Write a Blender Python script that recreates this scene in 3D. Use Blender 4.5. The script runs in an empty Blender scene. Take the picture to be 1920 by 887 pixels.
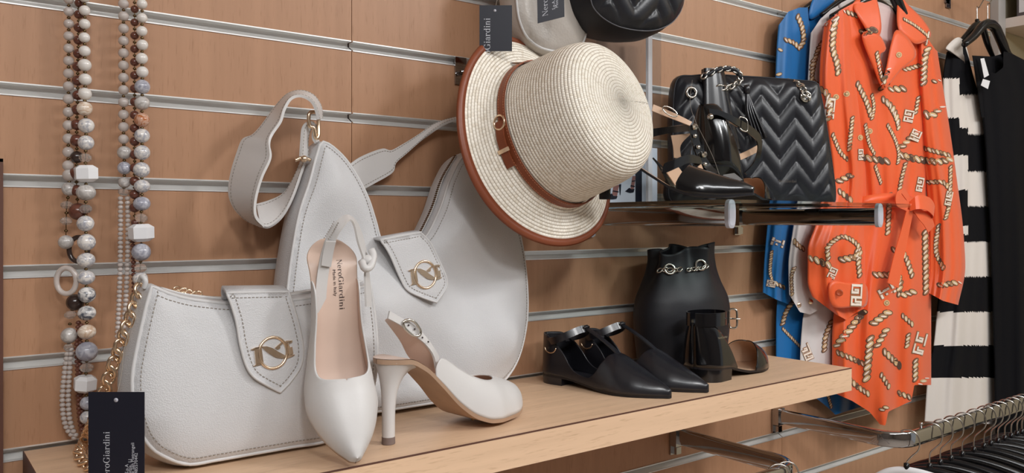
import bpy, math, random
import numpy as np
from mathutils import Vector, Matrix
from mathutils.bvhtree import BVHTree
from mathutils.geometry import delaunay_2d_cdt, tessellate_polygon

random.seed(7); rng = np.random.RandomState(7)
SC = bpy.context.scene
COL = SC.collection

# ------------------------------------------------------------------ camera
F_PX = 1526.0; CX = 960.0; HOR = 417.0; DW = 1.04; ZS = 1.10; HC = ZS + 0.252
ANG = math.atan2(2009.0, F_PX); CA, SA = math.cos(ANG), math.sin(ANG)
cam_d = bpy.data.cameras.new('camera'); cam = bpy.data.objects.new('camera', cam_d); COL.objects.link(cam)
cam.location = (0, -DW, HC); cam.rotation_euler = (math.pi/2, 0, -(math.pi/2 - ANG))
cam_d.sensor_width = 36; cam_d.lens = 36*F_PX/1920.0
cam_d.shift_y = -(443.5 - HOR)/1920.0; cam_d.clip_start = 0.02
SC.camera = cam

# ------------------------------------------------------------------ world, lights, exposure
w = bpy.data.worlds.new('world'); SC.world = w; w.use_nodes = True
w.node_tree.nodes['Background'].inputs[0].default_value = (0.93, 0.97, 1.0, 1)
w.node_tree.nodes['Background'].inputs[1].default_value = 0.5
def area(name, loc, target, size, power, col=(1, 0.995, 0.99), sy=None):
    d = bpy.data.lights.new(name, 'AREA'); d.energy = power; d.color = col
    d.shape = 'RECTANGLE'; d.size = size; d.size_y = sy or size
    o = bpy.data.objects.new(name, d); COL.objects.link(o); o.location = loc
    v = Vector(target) - Vector(loc); o.rotation_euler = v.to_track_quat('-Z', 'Y').to_euler()
    return o
area('ceiling_spot_key', (1.75, -1.75, 2.62), (0.7, 0, 1.1), 0.30, 19)
area('ceiling_spot_near', (-0.25, -2.5, 2.62), (0.9, 0, 1.2), 0.30, 25)
area('ceiling_spot_far', (2.9, -1.5, 2.62), (1.8, -0.1, 1.2), 0.30, 14)
for i_, x_ in enumerate((-0.9, 0.7, 2.2)): area('ceiling_panel', (x_, -2.3, 2.68), (x_, -2.25, 0.0), 1.2, 34, (0.96, 0.98, 1.0), 0.3)
SC.view_settings.view_transform = 'Standard'; SC.view_settings.look = 'None'
SC.view_settings.exposure = -0.42; SC.view_settings.gamma = 1.0
SC.view_settings.use_curve_mapping = False

# ------------------------------------------------------------------ pixel <-> place helpers (metres)
def P(u, v, y):
    r = (u - CX)/F_PX; d = (DW + y)/(SA - CA*r); l = r*d
    return np.array([CA*d + SA*l, y, HC - (v - HOR)*d/F_PX])
def SH(u, v, dz=0.0):
    d = (HC - ZS - dz)*F_PX/(v - HOR); l = (u - CX)/F_PX*d
    return np.array([CA*d + SA*l, SA*d - CA*l - DW, ZS + dz])
CAM = np.array([0, -DW, HC])
def RAY(u, v):
    r = (u - CX)/F_PX
    return np.array([CA + SA*r, SA - CA*r, -(v - HOR)/F_PX])
def ONPLANE(u, v, p0, n):
    d = RAY(u, v); t = np.dot(np.array(p0) - CAM, n)/np.dot(d, n)
    return CAM + d*t
def nrm(v):
    v = np.array(v, float); return v/np.linalg.norm(v)

# ------------------------------------------------------------------ materials
def lin(c):
    return tuple(((x/255.0)/12.92 if x/255.0 <= 0.04045 else ((x/255.0 + 0.055)/1.055)**2.4) for x in c)
def mat(name, rgb, rough=0.5, metal=0.0, coat=0.0, bump=None, var=None, trans=0.0, ior=1.45, spec=0.5, sss=0.0, alpha=1.0, sheen=0.0):
    m = bpy.data.materials.new(name); m.use_nodes = True; nt = m.node_tree; b = nt.nodes['Principled BSDF']
    c = lin(rgb) + (1,)
    b.inputs['Base Color'].default_value = c; b.inputs['Roughness'].default_value = rough; b.inputs['Metallic'].default_value = metal
    b.inputs['Coat Weight'].default_value = coat; b.inputs['Coat Roughness'].default_value = 0.12
    b.inputs['Transmission Weight'].default_value = trans; b.inputs['IOR'].default_value = ior
    b.inputs['Specular IOR Level'].default_value = spec; b.inputs['Sheen Weight'].default_value = sheen
    if sss: b.inputs['Subsurface Weight'].default_value = sss; b.inputs['Subsurface Radius'].default_value = (0.004, 0.004, 0.004)
    if alpha < 1: b.inputs['Alpha'].default_value = alpha
    tc = nt.nodes.new('ShaderNodeTexCoord')
    if var:   # (scale, amount[, stretch])
        n = nt.nodes.new('ShaderNodeTexNoise'); n.inputs['Scale'].default_value = var[0]; n.inputs['Detail'].default_value = 5
        mp = nt.nodes.new('ShaderNodeMapping'); mp.inputs['Scale'].default_value = var[2] if len(var) > 2 else (1, 1, 1)
        nt.links.new(tc.outputs['Object'], mp.inputs['Vector']); nt.links.new(mp.outputs['Vector'], n.inputs['Vector'])
        r = nt.nodes.new('ShaderNodeValToRGB')
        k = var[1]; lo = tuple(min(1, x*(1 - k)) for x in c[:3]) + (1,); hi = tuple(min(1, x*(1 + k)) for x in c[:3]) + (1,)
        r.color_ramp.elements[0].position = 0.3; r.color_ramp.elements[1].position = 0.7
        r.color_ramp.elements[0].color = lo; r.color_ramp.elements[1].color = hi
        nt.links.new(n.outputs['Fac'], r.inputs['Fac']); nt.links.new(r.outputs['Color'], b.inputs['Base Color'])
    if bump:  # (kind, scale, strength, distance)
        if bump[0] == 'vor':
            n = nt.nodes.new('ShaderNodeTexVoronoi'); out = 'Distance'
        else:
            n = nt.nodes.new('ShaderNodeTexNoise'); out = 'Fac'; n.inputs['Detail'].default_value = 3
        n.inputs['Scale'].default_value = bump[1]
        nt.links.new(tc.outputs['Object'], n.inputs['Vector'])
        bp = nt.nodes.new('ShaderNodeBump'); bp.inputs['Strength'].default_value = bump[2]; bp.inputs['Distance'].default_value = bump[3]
        nt.links.new(n.outputs[out], bp.inputs['Height']); nt.links.new(bp.outputs['Normal'], b.inputs['Normal'])
    return m
def wood(name, rgb, axis, dark=0.10):
    """fine beech grain: streaks drawn out along one axis plus short dark flecks"""
    m = mat(name, rgb, 0.42, spec=0.4); nt = m.node_tree; b = nt.nodes['Principled BSDF']
    tc = [n for n in nt.nodes if n.type == 'TEX_COORD'][0]
    sc = [60, 60, 60]; sc[axis] = 2.2
    sf = [420, 420, 420]; sf[axis] = 38
    outs = []
    for s, det in ((sc, 6), (sf, 2)):
        mp = nt.nodes.new('ShaderNodeMapping'); mp.inputs['Scale'].default_value = s
        n = nt.nodes.new('ShaderNodeTexNoise'); n.inputs['Scale'].default_value = 1.0; n.inputs['Detail'].default_value = det
        nt.links.new(tc.outputs['Object'], mp.inputs['Vector']); nt.links.new(mp.outputs['Vector'], n.inputs['Vector']); outs.append(n)
    c = lin(rgb)
    r = nt.nodes.new('ShaderNodeValToRGB'); e = r.color_ramp.elements
    e[0].position = 0.28; e[1].position = 0.72
    e[0].color = (c[0]*(1 - dark), c[1]*(1 - dark*1.25), c[2]*(1 - dark*1.5), 1); e[1].color = (c[0]*(1 + dark), c[1]*(1 + dark), c[2]*(1 + dark), 1)
    nt.links.new(outs[0].outputs['Fac'], r.inputs['Fac'])
    r2 = nt.nodes.new('ShaderNodeValToRGB'); e = r2.color_ramp.elements
    e[0].position = 0.26; e[1].position = 0.42; e[0].color = (0.72, 0.66, 0.60, 1); e[1].color = (1, 1, 1, 1)
    nt.links.new(outs[1].outputs['Fac'], r2.inputs['Fac'])
    mx = nt.nodes.new('ShaderNodeMixRGB'); mx.blend_type = 'MULTIPLY'; mx.inputs['Fac'].default_value = 0.6
    nt.links.new(r.outputs['Color'], mx.inputs['Color1']); nt.links.new(r2.outputs['Color'], mx.inputs['Color2'])
    nt.links.new(mx.outputs['Color'], b.inputs['Base Color'])
    return m
M = {}
M['wood'] = wood('beech_wall', (176, 134, 104), 2, 0.07)
M['shelfwood'] = wood('beech_shelf', (224, 190, 158), 0, 0.08)
M['edge'] = mat('edge_line', (92, 58, 46), 0.6)
M['alu'] = mat('aluminium', (232, 231, 229), 0.36, 0.6)
M['chrome'] = mat('chrome', (176, 175, 176), 0.07, 1.0)
M['steel'] = mat('wire_steel', (190, 186, 180), 0.22, 1.0)
M['gold'] = mat('pale_gold', (244, 218, 188), 0.26, 1.0)
M['brass'] = mat('old_brass', (120, 100, 70), 0.3, 1.0)
M['silver'] = mat('silver', (215, 212, 205), 0.16, 1.0)
M['ivory'] = mat('ivory_leather', (202, 201, 202), 0.46, bump=('vor', 780, 0.34, 0.0010), var=(14, 0.03))
M['ivory_s'] = mat('ivory_smooth_leather', (208, 205, 203), 0.40, bump=('noise', 260, 0.10, 0.001))
M['ivory_e'] = mat('ivory_piping', (206, 204, 203), 0.42)
M['stitch'] = mat('stitch_thread', (150, 142, 132), 0.8)
M['lining'] = mat('blush_lining', (216, 190, 174), 0.34, var=(20, 0.04))
M['sole'] = mat('tan_sole', (176, 146, 122), 0.5, var=(60, 0.06))
M['heeltip'] = mat('heel_tip', (120, 104, 98), 0.6)
M['black'] = mat('black_leather', (27, 27, 33), 0.30, bump=('noise', 300, 0.05, 0.001), spec=0.7, coat=0.15)
M['blackgloss'] = mat('black_patent', (14, 14, 17), 0.16, coat=0.4)
M['blackmat'] = mat('black_soft', (21, 21, 27), 0.52, bump=('noise', 220, 0.1, 0.001))
M['tan'] = mat('tan_lining', (205, 170, 142), 0.45)
M['navy'] = mat('navy_card', (24, 25, 38), 0.45)
M['ink_w'] = mat('silver_print', (196, 198, 206), 0.5)
M['ink_k'] = mat('dark_print', (56, 44, 44), 0.6)
M['white'] = mat('white_paper', (232, 232, 234), 0.6)
M['blackplastic'] = mat('black_plastic', (20, 20, 22), 0.22, spec=0.5)
M['clear'] = mat('clear_plastic', (235, 238, 240), 0.12, trans=0.85, ior=1.3)
def thin_glass(name, rgb, gl=0.12):
    m = bpy.data.materials.new(name); m.use_nodes = True; nt = m.node_tree; nt.nodes.clear()
    o = nt.nodes.new('ShaderNodeOutputMaterial'); mx = nt.nodes.new('ShaderNodeMixShader'); t = nt.nodes.new('ShaderNodeBsdfTransparent'); g = nt.nodes.new('ShaderNodeBsdfGlossy')
    f = nt.nodes.new('ShaderNodeLayerWeight'); f.inputs['Blend'].default_value = 0.12
    t.inputs['Color'].default_value = lin(rgb) + (1,); g.inputs['Roughness'].default_value = 0.03
    nt.links.new(f.outputs[0], mx.inputs[0]); nt.links.new(t.outputs[0], mx.inputs[1]); nt.links.new(g.outputs[0], mx.inputs[2]); nt.links.new(mx.outputs[0], o.inputs[0])
    return m
M['glass'] = thin_glass('glass_pane', (238, 246, 245))
M['cap'] = mat('grey_cap', (186, 186, 196), 0.4)
M['mirror'] = mat('mirror', (215, 218, 222), 0.03, 1.0)

# ------------------------------------------------------------------ mesh builder
ORG = {}
class MB:
    def __init__(s): s.v = []; s.f = []; s.mi = []
    def add(s, vs, fs, mi=0):
        o = len(s.v); s.v.extend([tuple(map(float, p)) for p in vs])
        s.f.extend([tuple(int(i) + o for i in f) for f in fs]); s.mi.extend([mi]*len(fs)); return s
    def box(s, a, b, mi=0):
        x0, y0, z0 = a; x1, y1, z1 = b
        vs = [(x0,y0,z0),(x1,y0,z0),(x1,y1,z0),(x0,y1,z0),(x0,y0,z1),(x1,y0,z1),(x1,y1,z1),(x0,y1,z1)]
        return s.add(vs, [(3,2,1,0),(4,5,6,7),(0,1,5,4),(1,2,6,5),(2,3,7,6),(3,0,4,7)], mi)
    def obox(s, c, ex, ey, ez, mi=0):   # centre and three half vectors
        c, ex, ey, ez = map(np.array, (c, ex, ey, ez))
        vs = [c + a*ex + b*ey + d*ez for d in (-1, 1) for a, b in ((-1,-1),(1,-1),(1,1),(-1,1))]
        return s.add(vs, [(3,2,1,0),(4,5,6,7),(0,1,5,4),(1,2,6,5),(2,3,7,6),(3,0,4,7)], mi)
    def grid(s, g, cu=False, cv=False, mi=0, flip=False):
        g = np.asarray(g, float); n, m = g.shape[:2]; fs = []
        for i in range(n if cu else n - 1):
            for j in range(m if cv else m - 1):
                a, b, c, d = i*m + j, i*m + (j+1) % m, ((i+1) % n)*m + (j+1) % m, ((i+1) % n)*m + j
                fs.append((a, d, c, b) if flip else (a, b, c, d))
        return s.add(g.reshape(-1, 3), fs, mi)
    def tube(s, path, r, n=8, closed=False, cap=True, sx=1.0, up=None, mi=0):
        path = np.asarray(path, float); k = len(path); r = np.broadcast_to(np.asarray(r, float), (k,))
        if closed: tan = np.roll(path, -1, 0) - np.roll(path, 1, 0)
        else: tan = np.gradient(path, axis=0)
        tan = tan/np.maximum(np.linalg.norm(tan, axis=1)[:, None], 1e-9)
        a = np.array(up, float) if up is not None else (np.array([0, 0, 1.0]) if abs(tan[0][2]) < 0.9 else np.array([0, 1.0, 0]))
        rings = []
        for i in range(k):
            b = a - tan[i]*np.dot(a, tan[i]); b /= max(np.linalg.norm(b), 1e-9); c = np.cross(tan[i], b)
            if up is None: a = b
            th = np.arange(n)*2*math.pi/n
            rings.append(path[i] + r[i]*(np.cos(th)[:, None]*b*sx + np.sin(th)[:, None]*c))
        s.grid(rings, cu=closed, cv=True, mi=mi, flip=True)
        if cap and not closed:
            o = len(s.v) - k*n
            s.f.append(tuple(o + j for j in range(n))); s.f.append(tuple(o + (k-1)*n + n - 1 - j for j in range(n))); s.mi += [mi, mi]
        return s
    def ribbon(s, A, B, th, nrmfix=None, mi=0):
        """solid strap between edge A and edge B"""
        A = np.asarray(A, float); B = np.asarray(B, float); t = np.gradient((A + B)/2, axis=0)
        n = np.cross(t, B - A); n /= np.maximum(np.linalg.norm(n, axis=1)[:, None], 1e-9)
        g = np.stack([A + n*th/2, B + n*th/2, B - n*th/2, A - n*th/2], axis=1)
        s.grid(g, cv=True, mi=mi)
        o = len(s.v) - len(A)*4
        s.f.append((o+3, o+2, o+1, o)); e = o + (len(A) - 1)*4; s.f.append((e, e+1, e+2, e+3)); s.mi += [mi, mi]
        return s
    def prism(s, pts, d, mi=0):
        """planar polygon (list of 3D points) extruded by vector d"""
        pts = [np.array(p, float) for p in pts]; n = len(pts); d = np.array(d, float)
        tri = tessellate_polygon([[Vector(p) for p in pts]])
        vs = pts + [p + d for p in pts]
        fs = [tuple(t) for t in tri] + [tuple(n + i for i in reversed(t)) for t in tri] + [(i, (i+1) % n, n + (i+1) % n, n + i) for i in range(n)]
        return s.add(vs, fs, mi)
    def lathe(s, prof, o, ax, n=48, mi=0, closed_prof=False):
        ax = nrm(ax); a = nrm(np.cross(ax, [0, 0, 1.0] if abs(ax[2]) < 0.9 else [1.0, 0, 0])); b = np.cross(ax, a); o = np.array(o)
        th = np.arange(n)*2*math.pi/n
        g = [[o + ax*h + r*(math.cos(t)*a + math.sin(t)*b) for t in th] for r, h in prof]
        return s.grid(g, cu=closed_prof, cv=True, mi=mi)
    def ball(s, c, r, nu=12, nv=8, ax=(0, 0, 1), sz=1.0, mi=0):
        pr = [(max(r*math.sin(math.pi*i/nv), 1e-5), -r*sz*math.cos(math.pi*i/nv)) for i in range(nv + 1)]
        return s.lathe(pr, c, ax, nu, mi)
    def weld(s, eps=5):
        d = {}; mp = []; nv = []
        for p in s.v:
            k = (round(p[0], eps), round(p[1], eps), round(p[2], eps))
            if k not in d: d[k] = len(nv); nv.append(p)
            mp.append(d[k])
        fs = []; mi = []
        for f, m in zip(s.f, s.mi):
            g = []
            for i in f:
                if mp[i] not in g: g.append(mp[i])
            if len(g) > 2: fs.append(tuple(g)); mi.append(m)
        s.v, s.f, s.mi = nv, fs, mi; return s
    def build(s, name, m, parent=None, smooth=True, org=None, ang=None):
        if org is None: org = ORG[parent] if parent is not None else (0, 0, 0)
        me = bpy.data.meshes.new(name)
        o3 = np.array(org, float)
        me.from_pydata([tuple(np.array(p) - o3) for p in s.v], [], s.f)
        for x in (m if isinstance(m, (list, tuple)) else [m]): me.materials.append(M[x] if isinstance(x, str) else x)
        if any(s.mi): me.polygons.foreach_set('material_index', s.mi)
        me.polygons.foreach_set('use_smooth', [smooth]*len(me.polygons))
        if smooth and ang: me.set_sharp_from_angle(angle=math.radians(ang))
        me.update()
        o = bpy.data.objects.new(name, me); COL.objects.link(o)
        if parent is not None: o.parent = parent
        else: o.location = org
        ORG[o] = tuple(org)
        return o
def tag(o, label, cat, group=None):
    o['label'] = label; o['category'] = cat
    if group: o['group'] = group
    return o
def thing(name, loc, label, cat, group=None):
    o = bpy.data.objects.new(name, None); COL.objects.link(o); o.location = tuple(map(float, loc)); o.empty_display_size = 0.03
    ORG[o] = tuple(map(float, loc)); return tag(o, label, cat, group)
def struct(o):
    o['kind'] = 'structure'; return o
def stuff(o):
    o['kind'] = 'stuff'; return o
def spline(pts, n, closed=False):
    """Catmull-Rom through the points, n samples evenly along the length"""
    p = np.asarray(pts, float); k = len(p)
    if closed: q = np.vstack([p[-1], p, p[0], p[1]])
    else: q = np.vstack([2*p[0] - p[1], p, 2*p[-1] - p[-2]])
    out = []
    for i in range(k if closed else k - 1):
        a, b, c, d = q[i], q[i+1], q[i+2], q[i+3]
        t = np.linspace(0, 1, 24, endpoint=False)[:, None]
        out.append(0.5*((2*b) + (c - a)*t + (2*a - 5*b + 4*c - d)*t**2 + (3*b - a - 3*c + d)*t**3))
    out = np.vstack(out + [p[:1] if closed else p[-1:]])
    L = np.concatenate([[0], np.cumsum(np.linalg.norm(np.diff(out, axis=0), axis=1))])
    t = np.linspace(0, L[-1], n + 1)[:-1] if closed else np.linspace(0, L[-1], n)
    return np.stack([np.interp(t, L, out[:, j]) for j in range(p.shape[1])], axis=1)
def dist_to_poly(pts, poly):
    a = poly; b = np.roll(poly, -1, 0); d = np.full(len(pts), 1e9)
    for p, q in zip(a, b):
        e = q - p; t = np.clip(((pts - p)@e)/max(e@e, 1e-12), 0, 1)
        d = np.minimum(d, np.linalg.norm(pts - p - t[:, None]*e, axis=1))
    return d
def inside(pts, poly):
    x, y = pts[:, 0], pts[:, 1]; r = np.zeros(len(pts), bool); j = len(poly) - 1
    for i in range(len(poly)):
        xi, yi = poly[i]; xj, yj = poly[j]
        c = ((yi > y) != (yj > y)) & (x < (xj - xi)*(y - yi)/((yj - yi) if yj != yi else 1e-12) + xi); r ^= c; j = i
    return r
def fill2d(poly, step):
    """triangulated inside of an outline with grid points; returns pts, tris (outline points first)"""
    poly = np.asarray(poly, float); lo, hi = poly.min(0), poly.max(0)
    gx, gy = np.meshgrid(np.arange(lo[0], hi[0], step), np.arange(lo[1], hi[1], step*0.87))
    gx = gx + (np.arange(gx.shape[0]) % 2)[:, None]*step/2
    g = np.stack([gx.ravel(), gy.ravel()], 1); g = g[inside(g, poly)]
    g = g[dist_to_poly(g, poly) > step*0.45]
    pts = np.vstack([poly, g]); n = len(poly)
    r = delaunay_2d_cdt([Vector(p) for p in pts], [(i, (i+1) % n) for i in range(n)], [], 1, 1e-7)
    return np.array([tuple(v) for v in r[0]]), [tuple(f) for f in r[2]]
def puff(d, w, T):
    q = 1 - np.clip(d/w, 0, 1); return T*np.sqrt(np.maximum(1 - q*q, 0))
def dashes(mb, path, nvec, r=0.0004, on=0.0026, off=0.0016):
    """stitches: short threads laid along a path"""
    path = np.asarray(path, float); L = np.concatenate([[0], np.cumsum(np.linalg.norm(np.diff(path, axis=0), axis=1))])
    t = 0
    while t + on < L[-1]:
        a = np.array([np.interp(t, L, path[:, j]) for j in range(3)]); b = np.array([np.interp(t + on, L, path[:, j]) for j in range(3)])
        e = b - a; s_ = nrm(np.cross(e, nvec))*r; n_ = nrm(nvec)*r
        mb.add([a - s_, a + s_, b + s_, b - s_, a - s_ + n_, a + s_ + n_, b + s_ + n_, b - s_ + n_], [(4,5,6,7),(0,1,5,4),(1,2,6,5),(2,3,7,6),(3,0,4,7)])
        t += on + off
    return mb
# ------------------------------------------------------------------ lettering
def _ell(cx, cy, rx, ry, n=20, a0=0, a1=360):
    t = np.radians(np.linspace(a0, a1, n)); return np.stack([cx + rx*np.cos(t), cy + ry*np.sin(t)], 1)
def _ring(cx, cy, rx, ry, ix, iy, a0=0, a1=360, n=20):
    o = _ell(cx, cy, rx, ry, n, a0, a1); i = _ell(cx, cy, ix, iy, n, a0, a1)
    return [np.array([o[k], o[k+1], i[k+1], i[k]]) for k in range(n - 1)]
def _r(x0, y0, x1, y1): return np.array([(x0, y0), (x1, y0), (x1, y1), (x0, y1)])
def serif_glyph(c):
    """high-contrast roman letters as convex pieces, x-height 0.47, cap height 0.7; returns pieces, advance"""
    q = []; xh = 0.47; t = 0.028; k = 0.092
    def stem(x, h, foot=True, flag=True):
        q.append(_r(x, 0, x + k, h))
        if foot: q.append(_r(x - 0.045, 0, x + k + 0.045, t))
        if flag: q.append(np.array([(x - 0.05, h - t), (x, h - t*1.5), (x + k, h), (x, h)]))
    if c == 'N':
        q += [_r(0.09, 0, 0.125, 0.7), _r(0.02, 0, 0.2, t), _r(0.0, 0.7 - t, 0.15, 0.7), _r(0.58, 0, 0.615, 0.7), _r(0.51, 0.7 - t, 0.69, 0.7), np.array([(0.06, 0.7), (0.19, 0.7), (0.615, 0), (0.55, 0)])]; return q, 0.72
    if c == 'G':
        q += _ring(0.36, 0.35, 0.33, 0.36, 0.22, 0.33, 40, 320, 24); q += [_r(0.52, 0.02, 0.62, 0.3), _r(0.44, 0.3 - t, 0.68, 0.3), np.array([(0.57, 0.7), (0.60, 0.7), (0.60, 0.46), (0.575, 0.46)])]; return q, 0.74
    if c == 'e':
        q += _ring(0.235, 0.235, 0.205, 0.245, 0.115, 0.215, 0, 318, 24); q.append(_r(0.1, 0.25, 0.44, 0.25 + t)); return q, 0.47
    if c == 'o':
        q += _ring(0.25, 0.235, 0.22, 0.245, 0.125, 0.215, 0, 360, 24); return q, 0.50
    if c == 'r':
        stem(0.07, xh); q += _ring(0.27, 0.30, 0.12, 0.17, 0.11, 0.12, 50, 160, 8); q.append(_ell(0.335, 0.40, 0.055, 0.055, 10)); return q, 0.40
    if c == 'i':
        stem(0.07, xh); q.append(_ell(0.115, 0.63, 0.058, 0.058, 12)); return q, 0.25
    if c == 'n':
        stem(0.07, xh); q += _ring(0.285, 0.31, 0.145, 0.165, 0.06, 0.13, 0, 150, 10); q += [_r(0.34, 0, 0.34 + k, 0.33), _r(0.295, 0, 0.475, t)]; return q, 0.54
    if c == 'a':
        q += _ring(0.17, 0.13, 0.14, 0.14, 0.06, 0.11, 60, 320, 14); q += _ring(0.22, 0.33, 0.15, 0.145, 0.075, 0.115, 0, 160, 10); q += [_r(0.28, 0.03, 0.28 + k, 0.34), _r(0.3, 0, 0.43, t*1.6)]; q.append(_ell(0.1, 0.37, 0.05, 0.045, 10)); return q, 0.45
    if c == 'd':
        q += _ring(0.22, 0.235, 0.195, 0.245, 0.105, 0.215, 30, 330, 20); q += [_r(0.34, 0, 0.34 + k, 0.7), _r(0.34, 0, 0.48, t)]; q.append(np.array([(0.27, 0.7 - t), (0.34, 0.7 - t*1.4), (0.43, 0.7), (0.34, 0.7)])); return q, 0.53
    return q, 0.28
def serif_text(txt):
    out = []; x = 0
    for c in txt:
        q, a = serif_glyph(c)
        for p in q: out.append(np.array(p) + (x, 0))
        x += a + 0.02
    return out, x
def plain_text(txt):
    """small print with Blender's own built-in letters; returns pts, faces, width at size 1"""
    cu = bpy.data.curves.new('t', 'FONT'); cu.body = txt; cu.resolution_u = 2
    o = bpy.data.objects.new('t', cu); COL.objects.link(o)
    me = bpy.data.meshes.new_from_object(o.evaluated_get(bpy.context.evaluated_depsgraph_get()))
    vs = np.array([tuple(v.co) for v in me.vertices]); fs = [tuple(p.vertices) for p in me.polygons]
    bpy.data.objects.remove(o); bpy.data.curves.remove(cu); bpy.data.meshes.remove(me)
    return vs[:, :2], fs, vs[:, 0].max()
def put_text(mb, txt, org, ex, ey, size, serif=True, lift=0.0003, wscale=1.0):
    org, ex, ey = np.array(org, float), nrm(ex), nrm(ey); n = nrm(np.cross(ex, ey))
    if serif:
        pcs, wd = serif_text(txt)
        for p in pcs:
            k = len(p); mb.add([org + ex*a*size*wscale + ey*b*size + n*lift for a, b in p], [tuple(range(k))])
        return wd*size*wscale
    vs, fs, wd = plain_text(txt)
    mb.add([org + ex*a*size*wscale + ey*b*size + n*lift for a, b in vs], fs); return wd*size*wscale
# ================================================================== THE SETTING
LV = lambda k: HC + 0.0519 - 0.1*k          # height of the top lip of groove k
GAP = 0.0118
wall = struct(MB().box((-0.52, 0.0165, 0.0), (2.532, 0.04, 2.7)).build('wall_back', 'wood'))
cols = [(-0.52, 0.509), (0.509, 1.517), (1.517, 2.53)]
proto = {}
for ci, (x0, x1) in enumerate(cols):
    for k in range(-12, 13):
        key = ('p', ci)
        z1 = LV(k) - GAP; z0 = LV(k + 1)
        if key not in proto:
            o = MB().box((x0 + 0.0005, 0, 0), (x1 - 0.0005, 0.016, z1 - z0)).build('plank', 'wood', wall, smooth=False, org=(0, 0, 0)); proto[key] = o
        else:
            o = proto[key].copy(); COL.objects.link(o); o.parent = wall
        o.location = (0, 0, z0)
        key = ('r', ci)
        if key not in proto:
            # channel with a rolled lip above and a sloping lower lip
            pr = [(-0.0012, 0), (-0.0012, 0.0014), (0.0006, 0.0014), (0.0150, 0.0010), (0.0150, -0.0128), (-0.0012, -0.0132), (-0.0012, -0.0118), (0.0004, -0.0114), (0.0090, -0.0065), (0.0110, -0.0058), (0.0110, -0.0006), (0.0006, -0.0002)]
            g = [[(x, y, z) for y, z in pr] for x in (x0 + 0.0012, x1 - 0.0012)]
            mb = MB().grid(g, cv=True, flip=True); n = len(pr)
            o = mb.build('groove_rail', 'alu', wall, smooth=False, org=(0, 0, 0)); proto[key] = o
        else:
            o = proto[key].copy(); COL.objects.link(o); o.parent = wall
        o.location = (0, 0, LV(k))
M['plaster'] = mat('cream_plaster', (206, 196, 166), 0.8)
M['wallpaint'] = mat('shop_wall', (122, 112, 104), 0.85)
M['floor'] = mat('floor_tile', (178, 166, 154), 0.4, var=(3, 0.08))
M['ceil'] = mat('ceiling_white', (225, 224, 220), 0.9)
M['post'] = mat('post_grey', (176, 172, 168), 0.45)
struct(MB().box((-2.6, -4.2, -0.05), (3.4, 0.04, 0.0)).build('floor', 'floor', smooth=False))
struct(MB().box((-2.6, -4.2, 2.7), (3.4, 0.04, 2.75)).build('ceiling', 'ceil', smooth=False))
struct(MB().box((2.532, 0.0, 0.0), (2.96, 0.04, 2.7)).build('wall_corner', 'plaster', smooth=False))
struct(MB().box((2.92, -1.6, 0.0), (2.96, 0.0, 2.7)).build('wall_right', 'plaster', smooth=False))
struct(MB().box((-2.6, 0.0, 0.0), (-0.52, 0.04, 2.7)).build('wall_left', 'wallpaint', smooth=False))
struct(MB().box((-2.6, -4.24, 0.0), (3.4, -4.2, 2.7)).build('wall_front', 'wallpaint', smooth=False))
struct(MB().box((-2.64, -4.2, 0.0), (-2.6, 0.04, 2.7)).build('wall_far', 'wallpaint', smooth=False))
struct(MB().box((2.531, -0.022, 0.0), (2.578, 0.0, 2.7)).build('trim_1', 'post', smooth=False))
# shoe shelf beyond the corner post
sx = 2.579; sz = 0.566 + HC
sh = thing('corner_shelf', (sx + 0.16, -0.4, sz), 'cream wall shelf with a white edge beyond the grey corner post', 'shelf')
MB().box((sx + 0.003, -0.95, sz), (2.918, -0.002, sz + 0.028)).build('board', mat('cream_board', (222, 200, 184), 0.5), sh, False)
MB().box((sx, -0.95, sz), (sx + 0.003, -0.002, sz + 0.028)).build('edge_band', mat('white_edge', (228, 214, 204), 0.4), sh, False)
M['boxgrey'] = mat('charcoal_box', (92, 84, 86), 0.6)
for i, (y0, y1, h) in enumerate([(-0.235, -0.045, 0.105), (-0.235, -0.045, 0.105), (-0.50, -0.26, 0.11)]):
    z = sz + 0.028 + (0.1065 if i == 1 else 0)
    b = thing('shoe_box', (sx + 0.16, (y0 + y1)/2, z), ['charcoal shoe box with a white label on the cream corner shelf, lower of two', 'charcoal shoe box stacked on another on the cream corner shelf', 'charcoal shoe box nearest the right picture edge on the cream corner shelf'][i], 'box', 'shoe boxes on the corner shelf')
    MB().box((sx + 0.012, y0 + 0.002, z), (sx + 0.30, y1 - 0.002, z + h*0.72)).build('box_body', 'boxgrey', b, False)
    MB().box((sx + 0.008, y0, z + h*0.72), (sx + 0.304, y1, z + h)).build('lid', 'boxgrey', b, False)
    lb = MB().box((sx + 0.0112, y1 - 0.085, z + 0.012), (sx + 0.012, y1 - 0.008, z + 0.05)).build('label_sticker', 'white', b, False)
    MB().prism([(sx + 0.0110, y1 - 0.055 + 0.016*math.cos(a)*1.0, z + 0.026 + 0.006*math.sin(a)) for a in np.linspace(0, 2*math.pi, 14)[:-1]], (0.0002, 0, 0)).build('shoe_print', 'ink_k', lb, False)
# mirror hung at the left picture edge
mr = thing('wall_mirror', (-0.1, -0.012, 0.4), 'tall wall mirror with a thin dark edge at the left picture border', 'mirror')
zt = P(11, 291, -0.012)[2]
MB().box((-0.30, -0.010, 0.42), (0.093, -0.003, zt - 0.004)).build('backing', 'blackplastic', mr, False)
MB().box((-0.297, -0.0125, 0.424), (0.0895, -0.0101, zt - 0.008)).build('mirror_pane', 'mirror', mr, False)
MB().box((0.0900, -0.014, 0.42), (0.0935, -0.0101, zt - 0.004)).build('frame_edge', 'edge', mr, False)
MB().box((-0.30, -0.014, zt - 0.0075), (0.0935, -0.0101, zt - 0.004)).build('frame_edge', 'edge', mr, False)
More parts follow.
